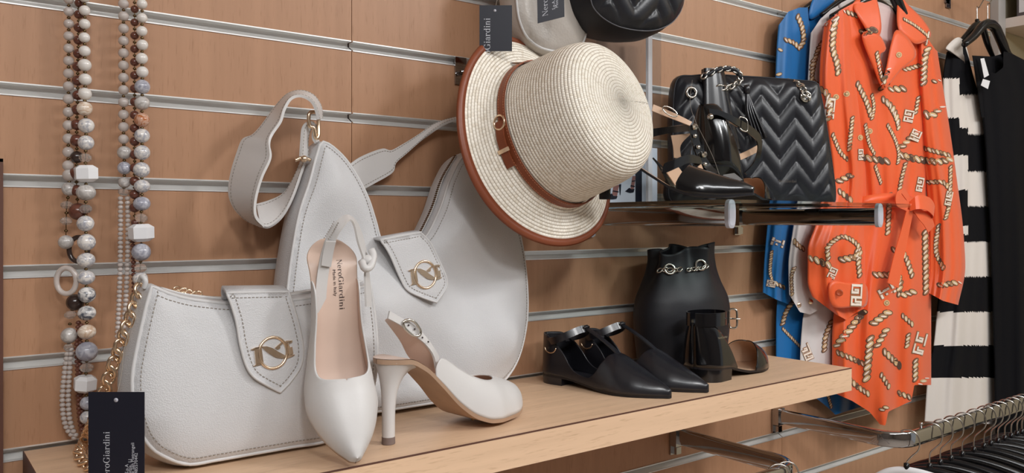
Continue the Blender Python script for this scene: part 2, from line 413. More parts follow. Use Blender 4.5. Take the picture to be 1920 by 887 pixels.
# ------------------------------------------------------------------ wooden shelf
SX0, SX1, SD, ST = 0.114, 1.320, 0.274, 0.039
shelf = thing('wooden_shelf', ((SX0 + SX1)/2, -SD/2, ZS - ST), 'long beech shelf carrying the ivory bags and black shoes', 'shelf')
MB().box((SX0, -SD + 0.0022, ZS - ST), (SX1, -0.0015, ZS)).build('board', 'shelfwood', shelf, False)
MB().box((SX0, -SD, ZS - ST), (SX1, -SD + 0.002, ZS - 0.0012)).build('front_edge', 'shelfwood', shelf, False)
MB().box((SX0, -SD - 0.0002, ZS - 0.0012), (SX1, -SD + 0.0022, ZS + 0.0002)).build('glue_line', 'edge', shelf, False)
MB().box((SX0 - 0.001, -SD, ZS - ST), (SX0, -0.0015, ZS + 0.0002)).build('side_edge', 'edge', shelf, False)
for x in (0.24, 1.2):
    mb = MB(); mb.prism([(x, -0.0015, ZS - ST), (x, -0.22, ZS - ST), (x, -0.22, ZS - ST - 0.008), (x, -0.0015, ZS - ST - 0.012)], (0.004, 0, 0)); mb.box((x - 0.008, -0.003, ZS - ST - 0.012), (x + 0.012, -0.0012, ZS - ST))
    mb.build('bracket', 'chrome', shelf, False)
# ------------------------------------------------------------------ glass shelf on two chrome arms
gz = HC + 0.0265
ov = lambda n, a, b: [(a*math.copysign(abs(math.cos(t))**0.6, math.cos(t)), b*math.copysign(abs(math.sin(t))**0.6, math.sin(t))) for t in np.arange(n)*2*math.pi/n]
gs = thing('glass_shelf', (1.19, -0.16, gz), 'glass shelf under the quilted tote and studded sandals', 'shelf')
MB().box((0.932, -0.316, gz), (1.440, -0.004, gz + 0.006)).build('glass_pane', 'glass', gs, False)
for i, x in enumerate((0.955, 1.362)):
    a = thing('shelf_arm', (x, -0.001, gz - 0.03), ['chrome shelf arm with a grey end cap, half hidden by the straw hat', 'chrome shelf arm with a grey end cap in front of the orange dress'][i], 'shelf arm', 'chrome arms under the glass shelf')
    g = [[(x + px, y, gz - 0.0165 + pz) for px, pz in ov(20, 0.0075, 0.0155)] for y in (-0.004, -0.297)]
    MB().grid(g, cv=True).build('arm_tube', 'chrome', a, True, ang=40)
    pr = ov(20, 0.0085, 0.0205); mb = MB(); g = [[(x + px*s, y, gz - 0.0145 + pz*s) for px, pz in pr] for y, s in ((-0.2965, 1), (-0.303, 1), (-0.3045, 0.8))]
    mb.grid(g, cv=True); mb.add(g[0] + g[2], [tuple(range(20)), tuple(range(20, 40))]); mb.build('end_cap', 'cap', a, True, ang=40)
    mb = MB().box((x - 0.010, -0.004, gz - 0.052), (x + 0.010, -0.0012, gz + 0.004)); mb.box((x - 0.012, -0.016, gz - 0.033), (x + 0.012, -0.004, gz)); mb.box((x - 0.007, -0.010, gz - 0.050), (x + 0.008, -0.004, gz - 0.036)); mb.build('wall_plate', 'chrome', a, False)
# ------------------------------------------------------------------ garment rails below
def rail(name, label, pts, mount):
    r = thing(name, mount, label, 'rail', 'chrome hanging rails')
    p = np.array(pts); t = np.gradient(p, axis=0); t /= np.linalg.norm(t, axis=1)[:, None]
    g = []
    for q, d in zip(p, t):
        sd = nrm(np.cross(d, [0, 0, 1])); g.append([q + sd*a + np.array([0, 0, b]) for a, b in ov(20, 0.0075, 0.0152)])
    mb = MB().grid(g, cv=True, flip=True); mb.add(g[0] + g[-1], [tuple(range(20)), tuple(range(20, 40))]); mb.build('rail_tube', 'chrome', r, True, ang=40)
    x, y, z = mount
    mb = MB().box((x - 0.011, -0.004, z - 0.036), (x + 0.011, -0.0012, z + 0.012)); mb.box((x - 0.012, -0.018, z - 0.018), (x + 0.010, -0.004, z + 0.017)); mb.box((x - 0.006, -0.014, z - 0.034), (x + 0.007, -0.004, z - 0.021)); mb.build('wall_plate', 'chrome', r, False)
    return r
zr = P(1452, 778, 0)[2]; xr = P(1452, 778, 0)[0]; yr = -0.272
def corner(x, y, z, sgn, rad=0.05):
    return [(x, -0.006, z), (x, -0.05, z), (x, -0.12, z), (x, y + rad + 0.003, z)] + [(x + sgn*rad*(1 - math.cos(t)), y + rad*(1 - math.sin(t)), z) for t in np.linspace(0.2, math.pi/2, 7)]
rail('garment_rail', 'chrome rail bending towards the right and carrying black hangers', corner(xr, yr, zr, 1) + [(xr + 0.3, yr, zr), (2.46, yr, zr)], (xr, 0, zr))
zl = P(1262, 815, 0)[2]; xl = P(1262, 815, 0)[0]
rail('garment_rail', 'dark reflecting chrome rail arm below the beech shelf', corner(xl, yr, zl, -1) + [(xl - 0.3, yr, zl), (0.2, yr, zl)], (xl, 0, zl))
# small stop pins on the rails
# ================================================================== IVORY BAGS
class Panel:
    """a leaning plane: local x along the shelf, z up the plane, n towards the room"""
    def __init__(s, x0, y0, y_top, h, yaw=0.0, z0=ZS):
        s.o = np.array([x0, y0, z0]); ex = np.array([math.cos(yaw), math.sin(yaw), 0]); bk = np.array([-math.sin(yaw), math.cos(yaw), 0])
        s.ex = ex; s.ez = nrm(bk*(y_top - y0) + np.array([0, 0, h])); s.n = nrm(np.cross(ex, s.ez))
        if s.n[1] > 0: s.n = -s.n
    def px(s, u, v, lift=0.0):
        p = ONPLANE(u, v, s.o + s.n*lift, s.n) - s.o; return np.array([p@s.ex, p@s.ez])
    def w(s, q, h=0.0):
        q = np.atleast_2d(q); h = np.broadcast_to(np.asarray(h, float), (len(q),))
        return s.o + q[:, :1]*s.ex + q[:, 1:2]*s.ez + h[:, None]*s.n
def panel_mesh(pl, outline, w_, T, step=0.006, base=0.0, wave=None):
    pts, tri = fill2d(outline, step); d = dist_to_poly(pts, np.asarray(outline)); h = base + puff(d, w_, T)
    if wave is not None: h = h + wave(pts)*np.clip(d/0.03, 0, 1)
    v = pl.w(pts, h); mb = MB()
    a, b, c = v[tri[0][0]], v[tri[0][1]], v[tri[0][2]]
    if np.dot(np.cross(b - a, c - a), pl.n)*(1 if T >= 0 else -1) < 0: tri = [t[::-1] for t in tri]
    return mb.add(v, tri)
def gusset_mesh(pl, outline, t0, t1, bulge=0.006, n=5):
    o = np.asarray(outline); tn = np.roll(o, -1, 0) - np.roll(o, 1, 0); nn = np.stack([tn[:, 1], -tn[:, 0]], 1); nn /= np.maximum(np.linalg.norm(nn, axis=1)[:, None], 1e-9)
    if ((np.roll(o, -1, 0)[:, 0]*o[:, 1] - np.roll(o, -1, 0)[:, 1]*o[:, 0]).sum()) > 0: nn = -nn
    g = []
    for i in range(n):
        f = i/(n - 1); g.append(pl.w(o + nn*bulge*math.sin(math.pi*f), t0 + (t1 - t0)*f))
    return MB().grid(g, cv=True)
def emblem(pl, cpx, sc, lift, parent, name='emblem'):
    """round gold monogram: ring, left bar, leaf, right bar, feet. cpx: pixel centre, sc: metres per drawing unit"""
    c = pl.px(*cpx, lift=lift)
    def L(pts): return [pl.w(c + np.array([(x - 395)*sc, -(y - 340)*sc]), lift)[0] for x, y in pts]
    th = pl.n*0.0022
    mb = MB(); mb.tube(L([(395 + 150*math.cos(t), 340 + 160*math.sin(t)) for t in np.linspace(0, 2*math.pi, 37)[:-1]]) + pl.n*0.0012, 15*sc, 8, closed=True)
    e = mb.build(name, 'gold', parent)
    for nm, pts in (('bar', [(200, 272), (272, 266), (288, 425), (212, 445)]), ('foot', [(188, 458), (212, 440), (288, 420), (285, 445)]), ('foot', [(165, 285), (210, 270), (275, 262), (275, 276), (210, 285), (180, 296)]),
                    ('leaf', [(272, 264), (330, 268), (390, 292), (450, 335), (535, 388), (490, 408), (420, 390), (360, 350), (310, 305)]),
                    ('bar', [(550, 305), (600, 298), (608, 372), (556, 378)]), ('foot', [(505, 405), (560, 378), (628, 380), (600, 398), (530, 415)]),
                    ('hook', [(415, 292), (500, 228), (525, 236), (470, 275), (470, 300), (440, 312)]), ('hook', [(480, 250), (545, 228), (605, 232), (600, 252), (565, 262), (590, 240), (545, 246)]), ('hook', [(545, 255), (560, 250), (575, 300), (552, 305)])):
        MB().prism(L(pts), th).build(nm, 'gold', e, False)
    return e
def flap_mesh(pl, outline, lift, th, step=0.006):
    pts, tri = fill2d(outline, step); d = dist_to_poly(pts, np.asarray(outline)); n = len(pts)
    top = pl.w(pts, lift + th + puff(d, 0.006, 0.0012)); bot = pl.w(pts, lift)
    a, b, c = top[tri[0][0]], top[tri[0][1]], top[tri[0][2]]
    if np.dot(np.cross(b - a, c - a), pl.n) < 0: tri = [t[::-1] for t in tri]
    k = len(outline); mb = MB().add(np.vstack([top, bot]), list(tri) + [tuple(n + i for i in reversed(t)) for t in tri] + [(i, n + i, n + (i+1) % k, (i+1) % k) for i in range(k)])
    return mb
def inset(o, d):
    o = np.asarray(o); tn = np.roll(o, -1, 0) - np.roll(o, 1, 0); nn = np.stack([tn[:, 1], -tn[:, 0]], 1); nn /= np.maximum(np.linalg.norm(nn, axis=1)[:, None], 1e-9)
    if ((np.roll(o, -1, 0)[:, 0]*o[:, 1] - np.roll(o, -1, 0)[:, 1]*o[:, 0]).sum()) > 0: nn = -nn
    return o - nn*d
# ------------------------------------------------------------------ the small shoulder bag in front
pf = Panel(0.18, -0.186, -0.168, 0.19)
px = [(285, 537), (276, 566), (268, 600), (256, 655), (248, 705), (250, 755), (260, 800), (275, 829), (301, 852), (351, 870), (406, 875), (475, 866), (549, 849), (613, 829), (662, 798), (694, 745), (706, 680), (704, 610), (694, 535), (668, 541), (635, 549), (595, 556), (549, 563), (490, 568), (429, 569), (393, 566), (351, 560), (315, 550)]
raw = np.array([pf.px(*p) for p in px])
raw[:, 1] = np.maximum(raw[:, 1], 0.0065)
out1 = np.vstack([spline(raw[:19], 90), spline(raw[18:], 50)[1:-1], spline(np.vstack([raw[-1:], raw[:1]]), 6)[:-1]])
b1 = thing('shoulder_bag', (0.33, -0.15, ZS), 'small ivory leather shoulder bag with gold chain in front on the shelf', 'handbag', 'ivory leather bags')
T1 = 0.056
fw = lambda q: 0.0025*np.sin(q[:, 0]*38 + q[:, 1]*12) - 0.002*np.cos(q[:, 0]*20)
fp = panel_mesh(pf, out1, 0.07, 0.014, 0.005, wave=fw).build('front_panel', 'ivory', b1)
gusset_mesh(pf, out1, 0.0, -T1, 0.006).build('gusset', 'ivory', b1)
panel_mesh(pf, out1, 0.07, -0.008, 0.010, base=-T1).build('back_panel', 'ivory', b1)
MB().tube(pf.w(out1, 0.0005), 0.0021, 7, closed=True).build('piping', 'ivory_e', b1)
MB().tube(pf.w(out1, -T1), 0.0021, 7, closed=True).build('piping', 'ivory_e', b1)
sb = MB(); o2 = inset(out1, 0.0065); d2 = dist_to_poly(o2, out1); dashes(sb, pf.w(o2, puff(d2, 0.07, 0.014) + fw(o2)*np.clip(d2/0.03, 0, 1) + 0.0002), pf.n)
stuff(sb.build('stitching', 'stitch', fp))
# zip along the top
zt_ = pf.w(spline(raw[18:], 30), -T1/2)
MB().ribbon(zt_ + np.array([0, -0.010, 0.0065]), zt_ + np.array([0, 0.010, 0.0065]), 0.002).build('zip', 'ivory_s', b1)
# flap over the front
LF = 0.0175
fx = [(540, 547), (551, 581), (561, 618), (567, 655), (563, 686), (545, 714), (525, 735), (498, 721), (475, 706), (461, 684), (450, 645), (443, 604), (432, 567), (424, 549)]
fr = np.array([pf.px(*p, lift=LF) for p in fx])
fo = np.vstack([spline(fr[:7], 40)[:-1], spline(fr[6:], 44), spline(np.vstack([fr[-1:], fr[:1]]), 16)[1:-1]])
flap = flap_mesh(pf, fo, LF - 0.002, 0.0036).build('flap', 'ivory', b1)
# the flap's bend over the top edge to the back
A = []; Bq = []
tl, tr = pf.w(fr[-1], LF)[0], pf.w(fr[0], LF)[0]
for t in np.linspace(0, 1, 10):
    an = t*math.pi*0.55; R = 0.026
    off = np.array([0, R*math.sin(an)*1.2 + 0, R*0.42*math.sin(an*1.0)*(1 - t) - 0.02*max(0, t - 0.5)])
    A.append(tl + off + np.array([0.006*t, 0, 0])); Bq.append(tr + off)
MB().ribbon(A, Bq, 0.0036).build('flap_bend', 'ivory', flap)
MB().tube(pf.w(fo, LF + 0.0008), 0.0016, 6, closed=True).build('edge_piping', 'ivory_e', flap)
sb = MB(); dashes(sb, pf.w(inset(fo, 0.0055), LF + 0.0028), pf.n); stuff(sb.build('stitching', 'stitch', flap))
emblem(pf, (511.3, 661.4), 1/5.54*0.00057, LF + 0.0025, flap)
# gold curb chain
def chain(parent, name, path, link, wire, m='gold', flat=0.72):
    ch = None; path = np.asarray(path, float)
    L = np.concatenate([[0], np.cumsum(np.linalg.norm(np.diff(path, axis=0), axis=1))]); n = max(2, int(L[-1]/(link*0.62))); ts = np.linspace(0, L[-1], n)
    pos = np.stack([np.interp(ts, L, path[:, j]) for j in range(3)], 1); tg = np.gradient(pos, axis=0); tg /= np.linalg.norm(tg, axis=1)[:, None]
    view = nrm(CAM - pos.mean(0))
    a = np.linspace(0, 2*math.pi, 15)[:-1]
    for i in range(n):
        s_ = nrm(np.cross(view, tg[i])); n_ = np.cross(tg[i], s_); tw = math.radians(38 if i % 2 else -38)
        e1 = tg[i]*math.cos(0.45) + s_*math.sin(0.45); e2 = nrm(np.cross(n_, e1)); e2 = e2*math.cos(tw) + n_*math.sin(tw)
        ring = [pos[i] + e1*link*0.5*math.cos(t) + e2*link*0.5*flat*math.sin(t) for t in a]
        mb = MB().tube(ring, wire, 6, closed=True)
        if ch is None:
            ch = mb.build(name, m, parent)
        else: mb.build('chain_link', m, ch)
    return ch
cp = spline([P(262, 545, -0.150), P(247, 590, -0.152), P(232, 630, -0.150), P(218, 670, -0.142), P(205, 705, -0.130), P(192, 745, -0.112), P(176, 790, -0.09), SH(160, 826, 0.006), SH(150, 850, 0.005), SH(166, 872, 0.005), SH(200, 884, 0.005)], 120)
chain(b1, 'chain', cp, 0.0155, 0.0019)
chain(b1, 'chain', spline([P(332, 541, -0.142), P(345, 545, -0.146), P(360, 550, -0.142), P(372, 551, -0.138)], 20), 0.008, 0.0011)
mb = MB(); mb.tube(spline([P(262, 527, -0.15), P(266, 519, -0.156), P(273, 527, -0.16), P(270, 541, -0.158)], 20), 0.0026, 8); mb.build('chain_tab', 'ivory_e', b1)
# swing tag on a thread, standing in front of the bag's left end
def navy_tag(org, ex, ey, wd, ht, label, serif_at, sz, lines=(), thread=None, hole=None, parent=None):
    org = np.array(org, float); ex, ey = nrm(ex), nrm(ey); n = nrm(np.cross(ex, ey))
    t = thing('swing_tag', org, label, 'tag', 'navy swing tags')
    c = MB().obox(org + ex*wd/2 + ey*ht/2, ex*wd/2, ey*ht/2, n*0.0004).build('card', 'navy', t, False)
    mb = MB(); put_text(mb, 'NeroGiardini', org + ex*serif_at[0] + ey*serif_at[1], ey, -ex, sz, lift=0.0006); mb.build('lettering', 'ink_w', c, False)
    if lines:
        mb = MB()
        for (a, b_, txt, s_) in lines: put_text(mb, txt, org + ex*a + ey*b_, ey, -ex, s_, serif=False, lift=0.0006)
        mb.build('small_print', 'ink_w', c, False)
    if hole: MB().lathe([(0.0019, -0.0001), (0.0019, 0.0003), (0.00001, 0.0003)], org + ex*hole[0] + ey*hole[1] + n*0.0004, n, 16).build('eyelet', 'cap', c)
    if thread is not None: MB().tube(thread, 0.0003, 5).build('thread', 'stitch', t)
    return t
right = np.array([SA, -CA, 0.0]); upv = np.array([0, 0, 1.0])
tp = P(166, 735, -0.222); dpt = np.dot(tp - CAM, [CA, SA, 0]); s1 = dpt/F_PX
twd = 105*s1; tht = (tp[2] - ZS) - 0.002
org = tp - upv*tht
ln = lambda v: tht - (v - 735)*s1
navy_tag(org, right, upv, twd, tht, 'navy swing tag standing before the small ivory chain bag, lettering running upwards', (40*s1, ln(905)), 16.8*s1, 
    lines=[(75*s1, ln(888), 'S.p.A', 0.0042), (81*s1, ln(903), 'Industria, 11', 0.0042), (86*s1, ln(906), 'Monte San Pietrangeli', 0.0042), (92.5*s1, ln(905), 'A 01485570442', 0.0042)][0:4],
    hole=(52*s1, ln(750)), thread=spline([org + right*52*s1 + upv*ln(750) - nrm([CA, SA, 0])*0.0012, P(228, 700, -0.19), P(234, 650, -0.17), P(262, 560, -0.165)], 24))
# ------------------------------------------------------------------ the large hobo bag behind
pr_ = Panel(0.36, -0.102, -0.066, 0.36)
px = [(606, 266), (640, 290), (668, 328), (690, 372), (704, 415), (716, 452), (745, 468), (780, 460), (801, 440), (815, 414), (828, 384), (844, 336), (869, 293), (905, 290), (940, 330), (965, 400), (982, 480), (989, 560), (985, 620), (968, 680), (935, 722), (880, 752), (800, 772), (720, 783), (640, 780), (580, 752), (545, 700), (533, 620), (540, 532), (549, 465), (562, 397), (580, 342), (594, 290)]
raw2 = np.array([pr_.px(*p) for p in px]); raw2[:, 1] = np.maximum(raw2[:, 1], 0.0085)
out2 = spline(raw2, 190, closed=True)
b2 = thing('hobo_bag', (0.55, -0.08, ZS), 'large ivory leather hobo bag with two peaks leaning against the slatted wall', 'handbag', 'ivory leather bags')
T2 = 0.048
wv = lambda q: 0.010*np.sin(q[:, 0]*24 - q[:, 1]*20 + 1.0)*np.exp(-((q[:, 1]-0.16)/0.12)**2) + 0.006*np.sin(q[:, 1]*42 + q[:, 0]*14) + 0.002*np.sin(q[:, 0]*70 + q[:, 1]*30)
fp2 = panel_mesh(pr_, out2, 0.06, 0.012, 0.006, wave=wv).build('front_panel', 'ivory', b2)
gusset_mesh(pr_, out2, 0.0, -T2, 0.004).build('gusset', 'ivory', b2)
panel_mesh(pr_, out2, 0.06, -0.004, 0.012, base=-T2).build('back_panel', 'ivory', b2)
MB().tube(pr_.w(out2, 0.0004), 0.0019, 7, closed=True).build('piping', 'ivory_e', b2)
sb = MB(); o2 = inset(out2, 0.006); d2 = dist_to_poly(o2, out2); dashes(sb, pr_.w(o2, puff(d2, 0.06, 0.012) + wv(o2)*np.clip(d2/0.03, 0, 1) + 0.0002), pr_.n)
stuff(sb.build('stitching', 'stitch', fp2))
# zip running down the inner side of the right peak
zz = spline(raw2[6:13], 60); A = pr_.w(inset(zz, 0)*1.0, -0.010); Bz = pr_.w(zz, -0.016)
off = np.array([-0.0052, 0, 0.002])
zp = MB().ribbon(A + off, Bz + off, 0.0012).build('zip_tape', 'ivory_s', b2)
tm = MB()
for i in range(0, 60):
    for q in (0.25, 0.75):
        c = A[i]*(1 - q) + Bz[i]*q + off*1.15; tm.obox(c, (0.0008, 0, 0), (0, 0.0012, 0), (0, 0, 0.0008))
stuff(tm.build('zip_teeth', 'brass', zp, False))
# flap
LF2 = 0.022
fx = [(788, 436), (806, 455), (822, 487), (836, 520), (836, 539), (818, 567), (790, 557), (764, 544), (751, 523), (730, 476), (713, 450)]
fr = np.array([pr_.px(*p, lift=LF2) for p in fx])
fo = np.vstack([spline(fr[:6], 36)[:-1], spline(fr[5:], 40), spline(np.vstack([fr[-1:], fr[:1]]), 16)[1:-1]])
fl2 = flap_mesh(pr_, fo, LF2 - 0.002, 0.0034).build('flap', 'ivory', b2)
MB().tube(pr_.w(fo, LF2 + 0.0006), 0.0015, 6, closed=True).build('edge_piping', 'ivory_e', fl2)
sb = MB(); dashes(sb, pr_.w(inset(fo, 0.005), LF2 + 0.0024), pr_.n); stuff(sb.build('stitching', 'stitch', fl2))
tl, tr = pr_.w(fr[-1], LF2)[0], pr_.w(fr[0], LF2)[0]; A = []; Bq = []
for t in np.linspace(0, 1, 8):
    off = np.array([0, 0.055*t, 0.006*math.sin(t*math.pi) - 0.012*t]); A.append(tl + off); Bq.append(tr + off)
MB().ribbon(A, Bq, 0.0034).build('flap_bend', 'ivory', fl2)
emblem(pr_, (796.5, 515), 1/5.54*0.00062, LF2 + 0.0022, fl2)
# strap: loop thrown over to the left, with a ring, a buckle pin and a folded tab
def strap(parent, name, ea, eb, n, th=0.0034, m='ivory_s', st=True):
    A = spline([P(*p) for p in ea], n); B = spline([P(*p) for p in eb], n)
    s_ = MB().ribbon(A, B, th).build(name, m, parent, ang=40)
    if st:
        mb = MB()
        for f in (0.1, 0.9):
            c = A*(1 - f) + B*f; t = np.gradient(c, axis=0); nn = np.cross(t, B - A); nn /= np.linalg.norm(nn, axis=1)[:, None]
            for sg in (1, -1):
                L0 = 0
                dashes(mb, c + nn*sg*(th/2 + 0.0001), nn[n//2]*sg)
        stuff(mb.build('stitching', 'stitch', s_))
    return s_
strap(b2, 'strap', [(603, 222, -0.062), (601, 200, -0.055), (588, 180, -0.045), (566, 171, -0.035), (540, 177, -0.032), (515, 203, -0.034), (492, 235, -0.036), (474, 254, -0.036), (456, 262, -0.036), (446, 285, -0.038), (434, 325, -0.040), (430, 362, -0.042), (440, 390, -0.044), (462, 412, -0.05), (488, 424, -0.058)],
      [(597, 224, -0.085), (590, 200, -0.085), (580, 187, -0.085), (562, 180, -0.085), (545, 186, -0.085), (533, 206, -0.085), (526, 228, -0.085), (510, 252, -0.086), (505, 268, -0.09), (507, 296, -0.096), (492, 330, -0.10), (482, 362, -0.10), (478, 388, -0.10), (481, 408, -0.10), (496, 424, -0.098)], 90)
strap(b2, 'strap_return', [(488, 424, -0.058), (505, 426, -0.060), (528, 408, -0.06), (548, 372, -0.06), (565, 325, -0.058), (575, 296, -0.056)],
      [(480, 384, -0.030), (505, 377, -0.030), (530, 365, -0.034), (546, 345, -0.040), (560, 315, -0.046), (570, 290, -0.05)], 50)
strap(b2, 'strap_tab', [(563, 296, -0.066), (565, 268, -0.066), (568, 240, -0.064), (578, 229, -0.06), (588, 234, -0.058), (587, 258, -0.060), (592, 268, -0.066)], [(578, 298, -0.052), (576, 268, -0.052), (580, 246, -0.052), (589, 236, -0.05), (597, 240, -0.05), (594, 258, -0.052), (598, 266, -0.058)], 50)
mb = MB().tube(spline([P(580, 213, -0.064), P(592, 210, -0.062), P(597, 213, -0.06), P(597, 232, -0.06), P(597, 254, -0.062), P(592, 259, -0.063), P(588, 240, -0.064), P(580, 236, -0.064)], 60, closed=True), 0.0024, 8, closed=True); mb.build('strap_ring', 'gold', b2)
mb = MB().tube(spline([P(553, 301, -0.068), P(566, 296, -0.068), P(582, 300, -0.066)], 14), 0.0024, 8); mb.ball(P(570, 298, -0.071), 0.0045, 12, 8); mb.build('strap_pin', 'gold', b2)
# far end of the strap, crossing the wall towards the hat
strap(b2, 'strap_far', [(650, 312, -0.020), (676, 294, -0.018), (715, 279, -0.018), (732, 282, -0.018), (752, 272, -0.018), (785, 252, -0.016), (815, 233, -0.016), (842, 224, -0.018), (866, 221, -0.022), (900, 232, -0.03)],
      [(668, 362, -0.022), (700, 345, -0.020), (735, 324, -0.020), (742, 306, -0.020), (762, 288, -0.020), (790, 264, -0.020), (818, 242, -0.026), (844, 228, -0.03), (868, 226, -0.034), (900, 240, -0.04)], 70, st=True)
# ================================================================== SHOES
def ctrl(pts):
    """smooth curve through (s, value) points that never overshoots"""
    x, y = np.array(pts, float).T; h = np.diff(x); d = np.diff(y)/h; m = np.zeros(len(x)); m[0], m[-1] = d[0], d[-1]
    for i in range(1, len(x) - 1):
        if d[i-1]*d[i] > 0: w1, w2 = 2*h[i] + h[i-1], h[i] + 2*h[i-1]; m[i] = (w1 + w2)/(w1/d[i-1] + w2/d[i])
    def f(s):
        s = np.clip(s, x[0], x[-1]); i = np.clip(np.searchsorted(x, s) - 1, 0, len(x) - 2); t = (s - x[i])/h[i]
        return (1 + 2*t)*(1 - t)**2*y[i] + t*(1 - t)**2*h[i]*m[i] + t*t*(3 - 2*t)*y[i+1] + t*t*(t - 1)*h[i]*m[i+1]
    xs = np.linspace(x[0], x[-1], 600); ys = f(xs)
    return lambda s: np.interp(s, xs, ys)
def frame(toe, xdir, up):
    """local: x heel to toe, y to the foot's left, z up; toe tip at (L,0,0)"""
    ex = nrm(xdir); ez = np.array(up, float); ez = nrm(ez - ex*np.dot(ez, ex)); ey = np.cross(ez, ex)
    return np.array(toe, float), ex, ey, ez
def shoe(root, fr, L, zc, wid, hf, ph, heel, outer, lining, sole='sole', ts=0.004, tipmat='heeltip', inner='lining', m=14, exp=0.85):
    T, ex, ey, ez = fr; W = lambda x, y, z: T + ex*(x - L) + ey*y + ez*z
    zf, wf, hff, pf_ = ctrl(zc), ctrl(wid), ctrl(hf), ctrl(ph)
    N = 110; tt = np.linspace(0, math.pi, N); ss = 0.5 - 0.5*np.cos(tt); ss = 0.35*ss + 0.65*np.linspace(0, 1, N)
    def w_(s):
        a = float(wf(s)); e = 0.145
        if s < e: a *= math.sqrt(max(1 - ((e - s)/e)**2, 0))
        if s > 0.985: a *= math.sqrt(max(1 - ((s - 0.985)/0.015)**2, 0))
        return max(a, 0.0004)
    up = MB(); segs = []
    def flush(cur, sd):
        if len(cur) > 1: segs.append((cur, sd))
    for sd in (1, -1):
        cur = []
        for s in ss:
            p = math.radians(min(max(float(pf_(s)), 0), 90))
            if p < math.radians(3):
                flush(cur, sd); cur = []; continue
            w0, h0, z0 = w_(s), float(hff(s)), float(zf(s)); row = []
            for j in range(m + 1):
                f = p*j/m; row.append(W(L*s, sd*w0*math.cos(f)**exp if f < math.pi/2 - 1e-6 else 0, z0 - 0.001 + h0*math.sin(f)))
            cur.append(row)
        flush(cur, sd)
    half = len(segs)//2
    for q in range(half):
        up = MB()
        for cur, sd in (segs[q], segs[q + half]): up.grid(cur, flip=(sd < 0))
        u = up.weld().build('upper' if q == half - 1 else 'heel_counter', [outer, lining], root, True)
        sm = u.modifiers.new('thickness', 'SOLIDIFY'); sm.thickness = 0.0017; sm.offset = -1; sm.material_offset = 1; sm.material_offset_rim = 0
    g = [[W(L*s, w_(s)*f, float(zf(s))) for f in np.linspace(-0.97, 0.97, 9)] for s in ss]
    ins = MB().grid(g).build('insole', lining if inner is None else inner, root)
    top = [[W(L*s, w_(s)*f, float(zf(s)) - 0.0006) for f in np.linspace(-1, 1, 9)] for s in ss]
    bot = [[W(L*s, w_(s)*f*0.96, float(zf(s)) - ts) for f in np.linspace(-1, 1, 9)] for s in ss]
    loop = []
    for a, b in zip(top, bot): loop.append(a + b[::-1])
    MB().grid(loop, cv=True, flip=True).build('sole', sole, root, True, ang=50)
    kind = heel[0]
    if kind == 'stiletto':
        _, x0, x1, xt, rt, pw = heel; g = []
        for f in np.linspace(0, 1, 16):
            k = (1 - f)**pw; row = []
            for t in np.arange(20)*2*math.pi/20:
                cx = (x0 + x1)/2*k + xt*(1 - k); rx = (x1 - x0)/2*k + rt*(1 - k); x = cx + rx*math.cos(t); s = min(max(x/L, 0), 1)
                ry = w_(max((x0 + x1)/2/L, 0.06))*0.95*k + rt*(1 - k); yy = ry*math.sin(t)
                row.append(W(x, yy, (float(zf(s)) - ts*0.7)*(1 - f) + 0.008*f))
            g.append(row)
        h = MB().grid(g, cv=True).build('heel', outer, root)
        g = [[W(xt + rt*c*math.cos(t), rt*c*math.sin(t), z) for t in np.arange(20)*2*math.pi/20] for z, c in ((0.0085, 1.02), (0.0005, 1.04), (0, 0.9), (0, 0.01))]
        MB().grid(g, cv=True).build('heel_tip', tipmat, h, True, ang=40)
    else:   # low block
        _, x1, hz = heel; o = []
        for s in np.linspace(0.004, x1/L, 14): o.append((L*s, w_(s)*0.96))
        o = o + [(x, -y) for x, y in reversed(o)]; g = [[W(x, y, float(zf(min(x/L, 1))) - ts*0.8) for x, y in o], [W(x*0.99, y*0.98, -0.0) for x, y in o]]
        mb = MB().grid(g, cv=True); mb.add(g[1], [tuple(range(len(o)))]); mb.build('heel', outer, root, True, ang=40)
    return W, zf, w_, u, ins
def lstrap(parent, name, W, c, wd, axis, n, th=0.0018, m='black', lining=None):
    """strap along local points c; its width runs along the local axis vectors"""
    c = np.asarray(c, float); C = spline(np.array([W(*p) for p in c]), n); ax = np.asarray(axis, float)
    o = W(0, 0, 0); axw = np.array([W(*a) - o for a in ax]) if ax.ndim == 2 else np.array([W(*ax) - o])
    AX = spline(axw, n) if len(axw) > 1 else np.repeat(axw, n, 0); AX /= np.linalg.norm(AX, axis=1)[:, None]
    wd_ = np.interp(np.linspace(0, 1, n), np.linspace(0, 1, len(np.atleast_1d(wd))), np.atleast_1d(wd))[:, None]
    return MB().ribbon(C - AX*wd_/2, C + AX*wd_/2, th).build(name, m, parent, True, ang=40)
def pstrap(parent, name, A, B, n, m, th=0.002):
    return MB().ribbon(spline([P(*p) for p in A], n), spline([P(*p) for p in B], n), th).build(name, m, parent, True, ang=40)
